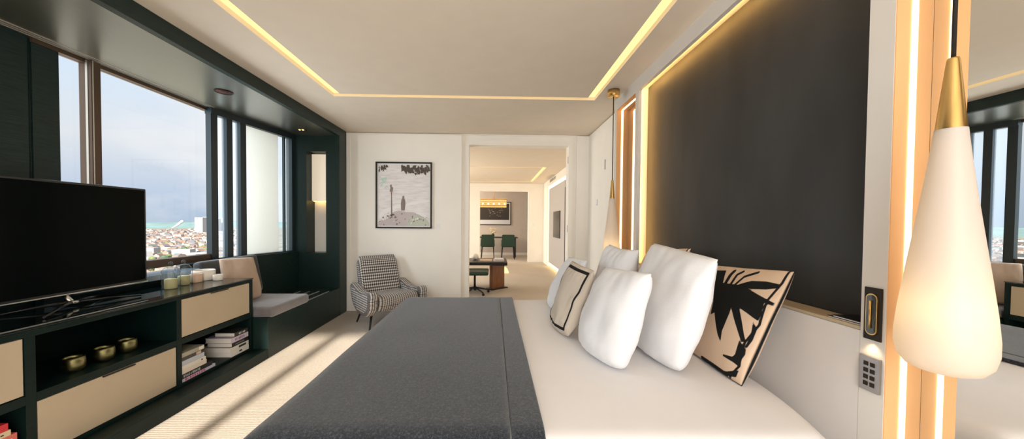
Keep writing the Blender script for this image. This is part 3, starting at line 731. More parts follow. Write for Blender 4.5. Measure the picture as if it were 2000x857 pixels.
# ------------------------------------------------------------------ framed picture
px0, px1, pz0, pz1 = -1.676, -.882, 1.187, 2.128
pf = thing('framed_picture', 'black framed pale photograph of a riverside figure above the armchair', 'picture', (-1.28, BY, pz0))
bm = nb(); t_ = .020
box(bm, px0, px0 + t_, BY - .03, BY - .001, pz0, pz1); box(bm, px1 - t_, px1, BY - .03, BY - .001, pz0, pz1); box(bm, px0 + t_, px1 - t_, BY - .03, BY - .001, pz0, pz0 + t_); box(bm, px0 + t_, px1 - t_, BY - .03, BY - .001, pz1 - t_, pz1)
mk('frame', bm, pm('picture_frame_black', (.020, .017, .015), .4), pf)
bx('mat_board', (px0 + t_, px1 - t_, BY - .010, BY - .001, pz0 + t_, pz1 - t_), 'cardwhite', pf)
qx0, qx1, qz0, qz1 = px0 + .036, px1 - .036, pz0 + .036, pz1 - .036
def Q(u, v): return (qx0 + (qx1 - qx0) * u, qz0 + (qz1 - qz0) * v)
def picmat():
    m, nt, out = newmat('pale_water_print')
    b = N(nt, 'ShaderNodeBsdfPrincipled', Roughness=.4); tc = N(nt, 'ShaderNodeTexCoord')
    mp = N(nt, 'ShaderNodeMapping'); mp.inputs['Scale'].default_value = (2.2, 1, 14); mp.inputs['Rotation'].default_value = (0, .12, 0); nt.links.new(tc.outputs['Object'], mp.inputs[0])
    n1 = N(nt, 'ShaderNodeTexNoise', Scale=3., Detail=4.); nt.links.new(mp.outputs[0], n1.inputs['Vector'])
    rp = ramp(nt, [(.25, (.66, .59, .58)), (.5, (.78, .74, .73)), (.75, (.85, .83, .82))]); nt.links.new(n1.outputs[0], rp.inputs[0])
    nt.links.new(rp.outputs[0], b.inputs['Base Color']); nt.links.new(b.outputs[0], out.inputs[0]); return m
bm = nb(); ys = BY - .0112
def poly(pts, mi, k=0):
    prism(bm, [Q(*p) for p in pts], ys - .0006 * k - .0005, ys - .0006 * k, 'Y', mi)
poly([(0, 0), (1, 0), (1, 1), (0, 1)], 0)
poly([(.0, .18), (.10, .26), (.30, .33), (.55, .37), (.8, .41), (1, .43), (1, .40), (.8, .37), (.55, .32), (.3, .27), (.12, .19), (0, .10)], 1, 1)          # path edge
poly([(0, 0), (1, 0), (1, .03), (.9, .14), (.7, .22), (.55, .23), (.4, .25), (.3, .23), (.15, .14), (0, .06)], 2, 2)                                     # leafy ground
poly([(.55, .0), (1, 0), (1, .05), (.92, .13), (.75, .18), (.6, .14)], 3, 3)
rr_ = random.Random(4)
for i in range(90):
    u, v = rr_.uniform(.02, .98), rr_.uniform(.01, .2); s = rr_.uniform(.008, .022)
    poly([(u - s, v), (u, v - s * .7), (u + s, v + s * .2), (u, v + s)], rr_.choice((2, 3, 4, 1)), 4 + i * .05)
def leaf(u, v, a, l, k=4, mi=5):
    c, s = math.cos(a), math.sin(a); w = l * .34
    poly([(u, v), (u + c * l * .4 - s * w, v + s * l * .4 + c * w), (u + c * l, v + s * l), (u + c * l * .4 + s * w, v + s * l * .4 - c * w)], mi, k)
for i in range(78):
    u = rr_.uniform(.47, .99); leaf(u, 1 - .13 * rr_.random() * (1 - abs(u - .75) * 1.5), -math.pi / 2 + rr_.uniform(-1.1, 1.1), rr_.uniform(.045, .085), 4 + i * .11)
for i in range(24): leaf(rr_.uniform(.02, .17), 1 - .08 * rr_.random(), -math.pi / 2 + rr_.uniform(-1.1, 1.1), rr_.uniform(.035, .06), 4 + i * .15)
for i in range(30): leaf(rr_.uniform(.03, .16), .72 + rr_.uniform(-.08, .08), rr_.uniform(0, 6.2), rr_.uniform(.02, .05), 4 + i * .1, 6)
poly([(.245, .12), (.275, .12), (.262, .55), (.248, .55)], 4, 5); poly([(.22, .56), (.235, .62), (.225, .66), (.255, .68), (.262, .64), (.29, .62), (.272, .55)], 4, 6); poly([(.23, .52), (.28, .52), (.272, .56), (.238, .56)], 7, 5)
poly([(.445, .25), (.515, .25), (.53, .37), (.52, .43), (.50, .455), (.47, .455), (.45, .43), (.44, .36)], 4, 5); poly([(.47, .455), (.505, .455), (.507, .48), (.488, .495), (.468, .48)], 4, 6)
poly([(.535, .22), (.55, .22), (.575, .58), (.565, .58)], 1, 5)
for i in range(9): leaf(rr_.uniform(.2, .36), .13 + rr_.uniform(-.02, .05), rr_.uniform(0, 3.1), .04, 7, 4)
for i in range(22): poly([(a := rr_.uniform(.1, .85), b_ := rr_.uniform(.5, .9)), (a + .12, b_ - .012), (a + .22, b_ - .018), (a + .12, b_ - .008)], 8, 1 + i * .06)
mk('print', bm, [picmat(), bookmat((.82, .80, .78)), bookmat((.56, .48, .48)), bookmat((.52, .55, .46)), bookmat((.24, .19, .17)), bookmat((.09, .075, .065)), bookmat((.50, .68, .58)), bookmat((.75, .50, .45)), bookmat((.60, .55, .54))], pf)

# ------------------------------------------------------------------ armchair
ch = thing('armchair', 'black and white checked lounge armchair with curved arms under the picture', 'armchair', (-1.365, 4.30, 0))
ch.scale = (.93, .96, .985)
ch.rotation_euler = (0, 0, R(41))      # local -Y is the front
def uvmesh(name, fn, nu, nv, su, sv, closed_u=False, parent=None, mat='check', caps=False):
    """grid surface with UVs in metres; fn(a,b) -> local point, a,b in 0..1"""
    bm = nb(); uvl = bm.loops.layers.uv.new('UVMap')
    g = [[bm.verts.new(fn(i / nu, j / nv)) for j in range(nv + 1)] for i in range(nu + (0 if closed_u else 1))]
    m_ = len(g)
    for i in range(nu):
        for j in range(nv):
            f = bm.faces.new((g[i][j], g[(i + 1) % m_][j], g[(i + 1) % m_][j + 1], g[i][j + 1]))
            for l, (a, b) in zip(f.loops, ((i, j), (i + 1, j), (i + 1, j + 1), (i, j + 1))): l[uvl].uv = (a / nu * su, b / nv * sv)
    if caps:
        for j in (0, nv):
            f = bm.faces.new([g[i][j] for i in range(m_)])
            for l in f.loops: l[uvl].uv = (l.vert.co.y, l.vert.co.z)
    return mk(name, bm, mat, parent, True, local=True)
def loop_at(path, t):
    n = len(path); x = (t % 1.0) * n; i = int(x) % n; f = x - int(x)
    p0, p1, p2, p3 = path[(i - 1) % n], path[i], path[(i + 1) % n], path[(i + 2) % n]
    def cr(a, b, c, d): return .5 * (2 * b + (c - a) * f + (2 * a - 5 * b + 4 * c - d) * f * f + (3 * b - a - 3 * c + d) * f ** 3)
    return (cr(p0[0], p1[0], p2[0], p3[0]), cr(p0[1], p1[1], p2[1], p3[1]))
def extruded(name, path, x0, x1, rnd, su, parent, nx=10, yaw=0.):
    """closed side profile (y,z) extruded across x with rounded shoulders"""
    cy = sum(p[0] for p in path) / len(path); cz = sum(p[1] for p in path) / len(path)
    def fn(a, b):
        y, z = loop_at(path, a); e = abs(2 * b - 1); x = x0 + (x1 - x0) * b
        k = 1.
        dd = min(b, 1 - b) * (x1 - x0)
        if dd < rnd: k = 1 - (rnd - math.sqrt(max(0, rnd ** 2 - (rnd - dd) ** 2))) / .16
        return (x, cy + (y - cy) * k, cz + (z - cz) * k)
    return uvmesh(name, fn, 56, nx, su, abs(x1 - x0), True, parent, caps=True)
# backrest: thick board leaning back, bowed top
back = [(.13, .36), (.18, .50), (.235, .65), (.285, .78), (.315, .83), (.355, .835), (.385, .80), (.375, .72), (.34, .58), (.30, .44), (.27, .34), (.20, .31)]
extruded('backrest', back, -.285, .285, .05, 1.4, ch, 16)
seat = [(-.40, .30), (-.415, .355), (-.39, .405), (-.30, .425), (-.10, .405), (.10, .385), (.20, .37), (.22, .30), (.18, .22), (.0, .20), (-.20, .205), (-.34, .225)]
extruded('seat', seat, -.275, .275, .045, 1.5, ch, 16)
# arms: bean-shaped side panels that roll down at the front
arm = [(-.40, .37), (-.415, .43), (-.375, .475), (-.29, .462), (-.16, .438), (.0, .442), (.14, .478), (.25, .505), (.31, .49), (.315, .44), (.29, .36), (.22, .26), (.08, .18), (-.10, .155), (-.25, .17), (-.36, .24), (-.40, .31)]
for s in (-1, 1):
    a, b = (s * .278, s * .40)
    extruded('arm', arm, min(a, b), max(a, b), .035, 1.9, ch, 12)
for (x, y, tx, ty) in ((-.30, -.22, -.36, -.30), (.30, -.22, .36, -.30), (-.28, .14, -.33, .22), (.28, .14, .33, .22)):
    bm = nb(); tube(bm, [(x, y, .20), (tx, ty, .0)], .017, 12, r2=.010); mk('leg', bm, 'black', ch, local=True)

# ------------------------------------------------------------------ next rooms through the doorway
RX = 1.62; EY = 10.8
bm = nb(); box(bm, RX, RX + .2, BY + .21, 7.36, 0, CZ); box(bm, RX, RX + .2, 9.9, EY, 0, CZ); box(bm, RX, RX + .2, 7.36, 9.9, 2.36, CZ); box(bm, RX + .06, RX + .2, 7.36, 9.9, 0, 2.36); struct('wall_lounge_right', bm, 'cream')
bm = nb(); box(bm, RX + .015, RX + .055, 7.62, 9.80, .12, 2.28, bev=.003); o = mk('wall_panel', bm, 'coolpanel')
tag(o, 'pale lilac backlit wall panel in the next room', 'wall panel')
bm = nb(); box(bm, RX + .04, RX + .058, 9.82, 9.86, .08, 2.34); box(bm, RX + .04, RX + .058, 7.62, 9.82, 2.30, 2.34); box(bm, RX + .04, RX + .058, 7.62, 9.82, .05, .09)
tag(mk('led_surround', bm, emit('panel_led', (1, .74, .36), 5.)), 'yellow light frame round the wall panel in the next room', 'light strip')
o = bx('wall_screen', (RX - .005, RX + .0145, 8.12, 9.0, .90, 1.585), 'tvcase', None, .004); tag(o, 'dark wall screen on the lilac panel in the next room', 'screen')
o = bx('gap_slab', (RX + .0, RX + .05, 7.38, 7.58, .1, 2.1), 'bronze', None, .003); tag(o, 'narrow dark upright slab standing for the gap beside the lilac panel in the next room', 'dark gap')  # dark slab put in for the dark gap beside the panel
bm = nb()
for k in range(7): box(bm, RX - .006, RX, 8.72, 9.62, 2.445 + k * .011, 2.450 + k * .011)
box(bm, RX - .004, RX, 8.70, 8.72, 2.44, 2.52); box(bm, RX - .004, RX, 9.62, 9.64, 2.44, 2.52)
tag(mk('vent_grille', bm, 'steel'), 'slatted air vent high on the side wall of the next room', 'vent')
bm = nb(); box(bm, -3.0, -2.9, BY + .21, 5.3, 0, CZ); box(bm, -3.0, -2.9, 10.2, EY, 0, CZ); box(bm, -3.0, -2.9, 5.3, 10.2, 0, .5); box(bm, -3.0, -2.9, 5.3, 10.2, 2.4, CZ)
for y in (6.6, 8.0, 9.2): box(bm, -3.0, -2.92, y, y + .06, .5, 2.4)
struct('wall_lounge_left', bm, 'wood')
bm = nb(); box(bm, -3.0, -.445, EY, EY + .15, 0, CZ); box(bm, 1.125, RX + .2, EY, EY + .15, 0, CZ); box(bm, -.445, 1.125, EY, EY + .15, 2.295, CZ); struct('wall_lounge_end', bm, 'cream')
bm = nb()
X0, X1, Y0, Y1 = -1.4, 1.20, 7.58, 10.27; w = .085
box(bm, -3.0, X0, BY + .2, EY + .1, CZ, T); box(bm, X1, 2.0, BY + .2, EY + .1, CZ, T); box(bm, X0, X1, BY + .2, Y0, CZ, T); box(bm, X0, X1, Y1, EY + .1, CZ, T)
box(bm, X0 + w, X1 - w, Y0 + w, Y1 - w, CZ, T); box(bm, -3.0, 2.0, BY + .2, EY + .1, T, T + .05)
struct('ceiling_lounge', bm, 'ceil')
bm = nb(); box(bm, X0, X0 + w, Y0, Y1, zc0, zc1); box(bm, X1 - w, X1, Y0, Y1, zc0, zc1); box(bm, X0 + w, X1 - w, Y0, Y0 + w, zc0, zc1); box(bm, X0 + w, X1 - w, Y1 - w, Y1, zc0, zc1)
tag(mk('cove_light', bm, 'cove'), 'rectangular warm light slot in the ceiling of the next room', 'ceiling light')
# dining room
DY = 13.15
bm = nb(); box(bm, -3.0, 2.1, DY, DY + .1, 0, CZ); box(bm, 2.0, 2.1, EY + .15, DY, 0, CZ); box(bm, -3.0, -2.9, EY + .15, 11.1, 0, CZ); box(bm, -3.0, -2.9, 11.1, DY, 0, .6); box(bm, -3.0, -2.9, 11.1, DY, 2.4, CZ); struct('wall_dining_back', bm, 'mauvewall')
bm = nb(); box(bm, -3.0, 2.1, EY + .1, DY + .1, CZ, T); struct('ceiling_dining', bm, 'ceil')
bm = nb(); box(bm, -2.9, 2.0, DY - .012, DY, 0, .10); struct('baseboard_dining', bm, 'white')
dp = thing('dining_picture', 'large dark framed picture with a white lower band in the far dining room', 'picture', (.08, DY, 1.18))
bm = nb(); a0, a1, b0, b1 = -.75, .685, 1.185, 2.095
box(bm, a0, a0 + .03, DY - .03, DY, b0, b1); box(bm, a1 - .03, a1, DY - .03, DY, b0, b1); box(bm, a0 + .03, a1 - .03, DY - .03, DY, b0, b0 + .03); box(bm, a0 + .03, a1 - .03, DY - .03, DY, b1 - .03, b1); mk('frame', bm, 'black', dp)
bm = nb(); box(bm, a0 + .03, a1 - .03, DY - .012, DY - .001, b0 + .03, b1 - .03); mk('mat_board', bm, pm('grey_mat', (.50, .50, .53), .6), dp)
bm = nb(); box(bm, a0 + .07, a1 - .07, DY - .014, DY - .0115, b0 + .20, b1 - .07)
for k in range(26):
    x = rr_.uniform(-.25, .35); zq = 1.62 + rr_.uniform(-.1, .22); box(bm, x, x + rr_.uniform(.02, .07), DY - .0155, DY - .0135, zq, zq + .012, mi=1)
mk('print', bm, [pm('dark_print', (.02, .017, .016), .4), pm('print_marks', (.30, .27, .25), .6)], dp)
dt = thing('dining_table', 'dark dining table in the far room behind the two green chairs', 'table', (.1, 12.45, 0))
bx('tabletop', (-.9, .90, 12.15, 12.85, .715, .745), 'black', dt, .006)
for x in (-.8, .78):
    for y in (12.22, 12.76): bx('leg', (x, x + .05, y, y + .05, 0, .714), 'black', dt)
def dchair(x, label):
    t = thing('dining_chair', label, 'chair', (x, 11.85, 0), 'green dining chairs')
    bx('seat', (x - .23, x + .23, 11.65, 12.08, .42, .48), 'greenleather', t, .02, 3)
    bm = nb(); prism(bm, [(x - .25, .46), (x + .25, .46), (x + .215, .84), (x + .19, .86), (x - .19, .86), (x - .215, .84)], 11.60, 11.65, 'Y'); mk('backrest', bm, 'greenleather', t)
    for sx in (-1, 1):
        for yy in (11.66, 12.04):
            bm = nb(); tube(bm, [(x + sx * .20, yy, .43), (x + sx * .225, yy + (.03 if yy > 11.8 else -.03), 0)], .02, 8, r2=.013); mk('leg', bm, 'black', t)
        bx('armrest', (x + sx * .225 - .02, x + sx * .225 + .02, 11.62, 11.98, .62, .65), 'greenleather', t, .008)
dchair(-.20, 'green leather dining chair partly cut off by the far doorway edge')
dchair(.52, 'green leather dining chair in full view through the far doorway')
fv = thing('flower_vase', 'small vase with cream flowers on the far dining table', 'vase', (-.02, 12.4, .746))
bm = nb(); lathe(bm, [(0, 0), (.045, 0), (.06, .05), (.05, .10), (.035, .13), (.03, .13), (.045, .1), (0, .02)], (-.02, 12.4, .746), 20); mk('vase', bm, 'greenleather', fv, True)
bm = nb()
for k in range(14):
    a = rr_.uniform(0, 6.28); r_ = rr_.uniform(.03, .16); h_ = rr_.uniform(.16, .32); p = (-.02 + r_ * math.cos(a), 12.4 + r_ * math.sin(a) * .6, .746 + h_)
    tube(bm, [(-.02, 12.4, .85), p], .004, 5); bmesh.ops.create_icosphere(bm, subdivisions=1, radius=.028, matrix=Matrix.Translation(p))
mk('flowers', bm, pm('cream_petals', (.66, .56, .36), .7, var=.5, vscale=30), fv)
cl = thing('chandelier', 'amber crystal chandelier hanging in the far dining room', 'chandelier', (0, 12.2, 1.83))
bm = nb(); rr2 = random.Random(8)
for i in range(26):
    for j in range(4):
        for k in range(2):
            x = -.50 + i * .038; y = 12.08 + k * .22 + rr2.uniform(-.02, .02); z_ = 1.86 + j * .072
            lathe(bm, [(0, -.03), (.014, -.01), (.014, .022), (0, .03)], (x, y, z_), 6)
mk('glass_drops', bm, emit('crystal_glow', (1, .50, .14), .95), cl)['kind'] = 'stuff'
bm = nb(); box(bm, -.52, .50, 12.06, 12.34, 2.12, 2.14); tube(bm, [(0, 12.2, 2.14), (0, 12.2, CZ)], .008, 8); mk('frame', bm, 'brass', cl)
bm = nb()
for x in (-.4, -.2, 0., .2, .4): bmesh.ops.create_icosphere(bm, subdivisions=1, radius=.03, matrix=Matrix.Translation((x, 12.2, 1.96)))
mk('bulb', bm, emit('chandelier_bulb', (1, .75, .35), 8.), cl)
# low table, swivel chair
lt = thing('low_table', 'low dark table with a walnut slab leg in the next room', 'table', (-.3, 6.5, 0))
bx('tabletop', (-1.3, .265, 6.22, 6.95, .475, .535), 'black', lt, .006)
bm = nb(); prism(bm, [(-.015, 6.32), (.222, 6.55), (.17, 6.62), (-.07, 6.40)], .018, .474); mk('leg', bm, 'walnut', lt)
bm = nb(); prism(bm, [(-.02, 6.24), (.29, 6.52), (.16, 6.70), (-.14, 6.40)], 0, .018); mk('foot_plate', bm, 'bronze', lt)
bm = nb(); prism(bm, [(-1.20, 6.35), (-1.1, 6.35), (-1.1, 6.8), (-1.2, 6.8)], 0, .474); mk('leg', bm, 'walnut', lt)
for k, (x0, x1, zz, h, c, lab) in enumerate(((.0, .21, .536, .022, (.60, .50, .55), 'lilac book on the low table in the next room'), (.02, .20, .559, .02, (.72, .68, .70), 'pale book lying on the lilac one in the next room'), (-.26, -.02, .536, .020, (.60, .42, .30), 'tan folder on the low table in the next room'))):
    book(x0, x1, 6.35, 6.62, zz, h, c, lab, None, 'books on the low table')
o_b = nb(); bmesh.ops.create_uvsphere(o_b, u_segments=20, v_segments=12, radius=.075, matrix=Matrix.Translation((-.36, 6.62, .60)) @ Matrix.Diagonal((1, 1, .85, 1))); tag(mk('white_ornament', o_b, 'ceramic', None, True), 'round white ornament on the low table by the door edge', 'ornament')
sc2 = thing('swivel_chair', 'dark green swivel chair with a star base, half hidden by the door edge', 'chair', (-.33, 6.0, 0))
bm = nb(); box(bm, -.62, -.08, 5.72, 6.2, .36, .43, bev=.03, seg=3); mk('seat', bm, 'greenleather', sc2, True)
bm = nb(); box(bm, -.66, -.58, 5.74, 6.18, .40, .78, bev=.03, seg=3); mk('backrest', bm, 'greenleather', sc2, True)
bm = nb(); tube(bm, [(-.33, 5.98, .10), (-.33, 5.98, .36)], .02, 12); mk('pole', bm, 'black', sc2)
for k in range(5):
    a = R(20 + 72 * k); p = (-.33 + .26 * math.cos(a), 5.98 + .26 * math.sin(a), .055)
    bm = nb(); tube(bm, [(-.33, 5.98, .115), p], .018, 8, r2=.011); l_ = mk('leg', bm, 'black', sc2)
    bm = nb(); bmesh.ops.create_uvsphere(bm, u_segments=12, v_segments=8, radius=.026, matrix=Matrix.Translation((p[0], p[1], .027))); mk('caster', bm, 'black', l_, True)
bm = nb(); prism(bm, [(.20, 0), (.40, 0), (.36, .10), (.30, .15), (.24, .10)], 8.45, 8.52, 'Y'); tag(mk('amber_wedge', bm, 'glow'), 'small emissive amber wedge standing on the floor past the low table', 'lamp')  # emissive amber wedge resting on the floor
o = bx('light_plate', (1.27, 1.33, EY - .008, EY + .002, 1.18, 1.26), 'cardwhite'); tag(o, 'white switch plate on the end wall of the next room', 'wall switch')

# ------------------------------------------------------------------ the city outside
GZ = -88.
bm = nb(); box(bm, -9000, 200, -3000, 9000, GZ - 2, GZ)
def citymat():
    m, nt, out = newmat('city_ground')
    b = N(nt, 'ShaderNodeBsdfPrincipled', Roughness=.9); tc = N(nt, 'ShaderNodeTexCoord')
    n1 = N(nt, 'ShaderNodeTexNoise', Scale=.02, Detail=6.); nt.links.new(tc.outputs['Object'], n1.inputs['Vector'])
    rp = ramp(nt, [(.35, (.12, .16, .08)), (.5, (.26, .24, .19)), (.6, (.33, .30, .27))]); nt.links.new(n1.outputs[0], rp.inputs[0])
    nt.links.new(rp.outputs[0], b.inputs['Base Color']); nt.links.new(b.outputs[0], out.inputs[0]); return m
M['cityground'] = citymat(); struct('ground', bm, 'cityground')
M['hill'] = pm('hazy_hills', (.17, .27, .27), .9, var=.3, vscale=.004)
bm = nb(); prev = None; hv = []
for k in range(121):
    a = R(10 + 100 * k / 120); d_ = 5200; h_ = 70 + 34 * noise.noise(Vector((k * .13, 2, 0))) + 14 * noise.noise(Vector((k * .7, 5, 0)))
    row = []
    for (dd, hh) in ((0, 0), (300, h_ * .8), (700, h_), (1500, 0)): row.append(bm.verts.new((-math.sin(a) * (d_ + dd), math.cos(a) * (d_ + dd), GZ + hh)))
    hv.append(row)
for a_, b_ in zip(hv, hv[1:]):
    for i in range(3): bm.faces.new((a_[i], b_[i], b_[i + 1], a_[i + 1]))
struct('hills', bm, 'hill')
wallc = [pm('render_white', (.46, .44, .42), .8), pm('render_cream', (.40, .36, .31), .8), pm('brick_pale', (.32, .23, .19), .85), pm('concrete_pale', (.34, .34, .35), .8)]
roofc = [pm('roof_terracotta', (.30, .145, .10), .85), pm('roof_slate', (.15, .16, .18), .8), pm('roof_brown', (.20, .14, .115), .85), pm('roof_flat', (.40, .40, .41), .8)]
def house_bm(bm, x, y, w, d, h, rot, flat):
    c, s = math.cos(rot), math.sin(rot)
    def P(px, py, pz): return bm.verts.new((x + px * c - py * s, y + px * s + py * c, pz))
    b = [P(*p) for p in ((-w, -d, 0), (w, -d, 0), (w, d, 0), (-w, d, 0))]; t = [P(*p) for p in ((-w, -d, h), (w, -d, h), (w, d, h), (-w, d, h))]
    for i in range(4): bm.faces.new((b[i], b[(i + 1) % 4], t[(i + 1) % 4], t[i]))
    if flat: bm.faces.new(t).material_index = 1
    else:
        r0, r1 = P(-w, 0, h + d * .7), P(w, 0, h + d * .7)
        for f in ((t[0], t[1], r1, r0), (t[2], t[3], r0, r1)): bm.faces.new(f).material_index = 1
        bm.faces.new((t[1], t[2], r1)); bm.faces.new((t[3], t[0], r0))
protos = []
KINDS = [(0, 0, 7, 5, 7, False, 'white house with a terracotta roof in the city outside the window'), (1, 2, 8, 6, 9, False, 'cream house with a brown pitched roof in the city outside the window'),
         (2, 1, 7, 6, 10, False, 'brick house with a slate roof in the city outside the window'), (0, 3, 13, 8, 12, True, 'long white flat-roofed block in the city outside the window'),
         (3, 3, 16, 10, 18, True, 'large grey flat-roofed building in the city outside the window')]
for wi, ri, w_, d_, h_, fl, lab in KINDS:
    bm = nb(); house_bm(bm, 0, 0, w_, d_, h_, 0, fl); me = bpy.data.meshes.new('house'); bm.to_mesh(me); bm.free(); me.materials.append(wallc[wi]); me.materials.append(roofc[ri]); protos.append((me, lab))
rc = random.Random(5)
cells = {}
def clear(x, y, r):
    cx_, cy_ = int(x // 60), int(y // 60)
    for i in range(cx_ - 1, cx_ + 2):
        for j in range(cy_ - 1, cy_ + 2):
            for (a, b_, q_) in cells.get((i, j), ()):
                if (a - x) ** 2 + (b_ - y) ** 2 < (q_ + r) ** 2: return False
    return True
def claim(x, y, r): cells.setdefault((int(x // 60), int(y // 60)), []).append((x, y, r))
TOWERS = ((-.862, 3000, 26, 108), (-.842, 3090, 22, 112), (-.822, 3000, 24, 100), (-.80, 3090, 26, 108))
for q, dd, w_, h_ in TOWERS: yy = dd / math.sqrt(1 + q * q); claim(q * yy, yy, 30); claim(q * yy - 20, yy, 25); claim(q * yy + 20, yy, 25)
for k in range(5): claim(-.945 * 2180.5 + 15 * k, 2180.5, 14)
spots = []; tree_spots = []
for k in range(16000):
    dd = 700 + 3300 * rc.random() ** 1.4; q = rc.uniform(-1.85, -.68) if k > 5000 else rc.uniform(-1.12, -.8)
    if k > 5000 and rc.random() < .2: dd = rc.uniform(690, 1300)
    yy = dd / math.sqrt(1 + q * q); kind = rc.choices(range(5), (5, 4, 4, 3, 1.0))[0]; s_ = rc.uniform(.8, 1.25)
    tree_ = rc.random() < .12 and dd < 1700 and -1.15 < q < -.78 and len(tree_spots) < 110
    r_ = rc.uniform(5, 8) if tree_ else math.hypot(KINDS[kind][2], KINDS[kind][3]) * s_ + .6
    if not clear(q * yy, yy, r_ * (1.35 if tree_ else 1)): continue
    claim(q * yy, yy, r_ * (1.35 if tree_ else 1))
    if tree_: tree_spots.append((q * yy, yy, r_))
    else: spots.append((dd, q * yy, yy, kind, s_))
spots.sort(key=lambda s: s[0] * (1 if -1.12 < s[1] / s[2] < -.8 else 2.2))
rest = nb()
for k, (dd, x, y, kind, s_) in enumerate(spots):
    rot = rc.uniform(0, 3.14)
    if k < 290:
        me, lab = protos[kind]; o = bpy.data.objects.new('house', me); COL.objects.link(o); o.location = (x, y, GZ); o.rotation_euler.z = rot
        o.scale = (s_, s_, s_); tag(o, lab, 'building', 'houses in the city: ' + lab.split(' in the')[0])
    else:
        wi, ri, w_, d_, h_, fl, lab = KINDS[kind]; n0 = len(rest.faces); house_bm(rest, x, y, w_ * s_, d_ * s_, h_ * s_, rot, fl)
        rest.faces.ensure_lookup_table()
        for f in rest.faces[n0:]: f.material_index = 4 + ri if f.material_index == 1 else wi
for v in rest.verts: v.co.z += GZ
o = mk('city_rooftops', rest, wallc + roofc); o['kind'] = 'stuff'; tag(o, 'dense hazy rooftops of the distant city beyond the nearer houses', 'city')
tm = []
for k in range(3):
    bm = nb(); bmesh.ops.create_icosphere(bm, subdivisions=2, radius=1)
    for v in bm.verts: v.co *= 1 + .3 * noise.noise(v.co * 2 + Vector((k * 7, 0, 0))); v.co.z = v.co.z * .8 + 1.2
    lathe(bm, [(.12, 0), (.1, .6)], (0, 0, 0), 6); me = bpy.data.meshes.new('tree'); bm.to_mesh(me); bm.free(); me.materials.append(pm('tree_green', ((.12, .17, .06), (.16, .20, .08), (.07, .12, .07))[k], .9, var=.4, vscale=2)); tm.append(me)
for k, (x, y, s_) in enumerate(tree_spots):
    o = bpy.data.objects.new('tree', tm[k % 3]); COL.objects.link(o); o.location = (x, y, GZ); o.scale = (s_, s_, s_)
    tag(o, 'green tree among the houses in the city outside the window', 'tree', 'city trees')
# far towers and the plume
for k, (q, dd, w_, h_) in enumerate(TOWERS):
    yy = dd / math.sqrt(1 + q * q); bm = nb(); box(bm, q * yy - w_, q * yy + w_, yy - 20, yy + 20, GZ, GZ + h_)
    for j in range(8): box(bm, q * yy - w_ - .5, q * yy + w_ + .5, yy - 20.6, yy - 20, GZ + 12 + j * 11, GZ + 16 + j * 11, mi=1)
    tag(mk('tower_block', bm, [wallc[3], pm('tower_glass', (.33, .38, .42), .4)]), 'pale grey tower block in the row on the hazy skyline', 'building', 'skyline towers')
bm = nb(); q = -.945; yy = 3000 / math.sqrt(1 + q * q)
for k in range(9):
    t_ = k / 8; bmesh.ops.create_icosphere(bm, subdivisions=2, radius=4 + 5 * t_, matrix=Matrix.Translation((q * yy + 60 * t_, yy, GZ + 40 + 40 * t_ ** 1.2)))
tag(mk('steam_plume', bm, pm('steam', (.6, .6, .62), .9), None, True), 'small white steam plume rising over the distant city', 'steam')

# ------------------------------------------------------------------ sky, sun
w = bpy.data.worlds.new('sky'); SC.world = w; w.use_nodes = True; nt = w.node_tree; nt.nodes.clear()
out = nt.nodes.new('ShaderNodeOutputWorld'); bg = nt.nodes.new('ShaderNodeBackground')
tc = N(nt, 'ShaderNodeTexCoord'); sp = N(nt, 'ShaderNodeSeparateXYZ'); nt.links.new(tc.outputs['Generated'], sp.inputs[0])
grad = ramp(nt, [(0, (.46, .55, .68)), (.06, (.52, .60, .74)), (.16, (.74, .76, .80)), (.32, (.66, .78, .93)), (.6, (.34, .58, .92)), (1, (.2, .42, .85))]); nt.links.new(sp.outputs[2], grad.inputs[0])
mp = N(nt, 'ShaderNodeMapping'); mp.inputs['Scale'].default_value = (1.6, 1.6, 4.5); nt.links.new(tc.outputs['Generated'], mp.inputs[0])
nz = N(nt, 'ShaderNodeTexNoise', Scale=1.7, Detail=6., Roughness=.55); nt.links.new(mp.outputs[0], nz.inputs['Vector'])
cm = ramp(nt, [(.42, (0, 0, 0)), (.68, (1, 1, 1))]); xa = N(nt, 'ShaderNodeMath', _operation='MULTIPLY_ADD'); xa.inputs[1].default_value = 2.0; xa.inputs[2].default_value = 1.36; nt.links.new(sp.outputs[0], xa.inputs[0])
xc = N(nt, 'ShaderNodeClamp', Min=-.22, Max=.14); nt.links.new(xa.outputs[0], xc.inputs[0])
xs_ = N(nt, 'ShaderNodeMath', _operation='ADD'); nt.links.new(xc.outputs[0], xs_.inputs[0]); nt.links.new(nz.outputs[0], xs_.inputs[1]); nt.links.new(xs_.outputs[0], cm.inputs[0])
mx = N(nt, 'ShaderNodeMix', _data_type='RGBA'); nt.links.new(cm.outputs[0], mx.inputs['Factor']); nt.links.new(grad.outputs[0], mx.inputs[6]); mx.inputs[7].default_value = (.86, .86, .88, 1)
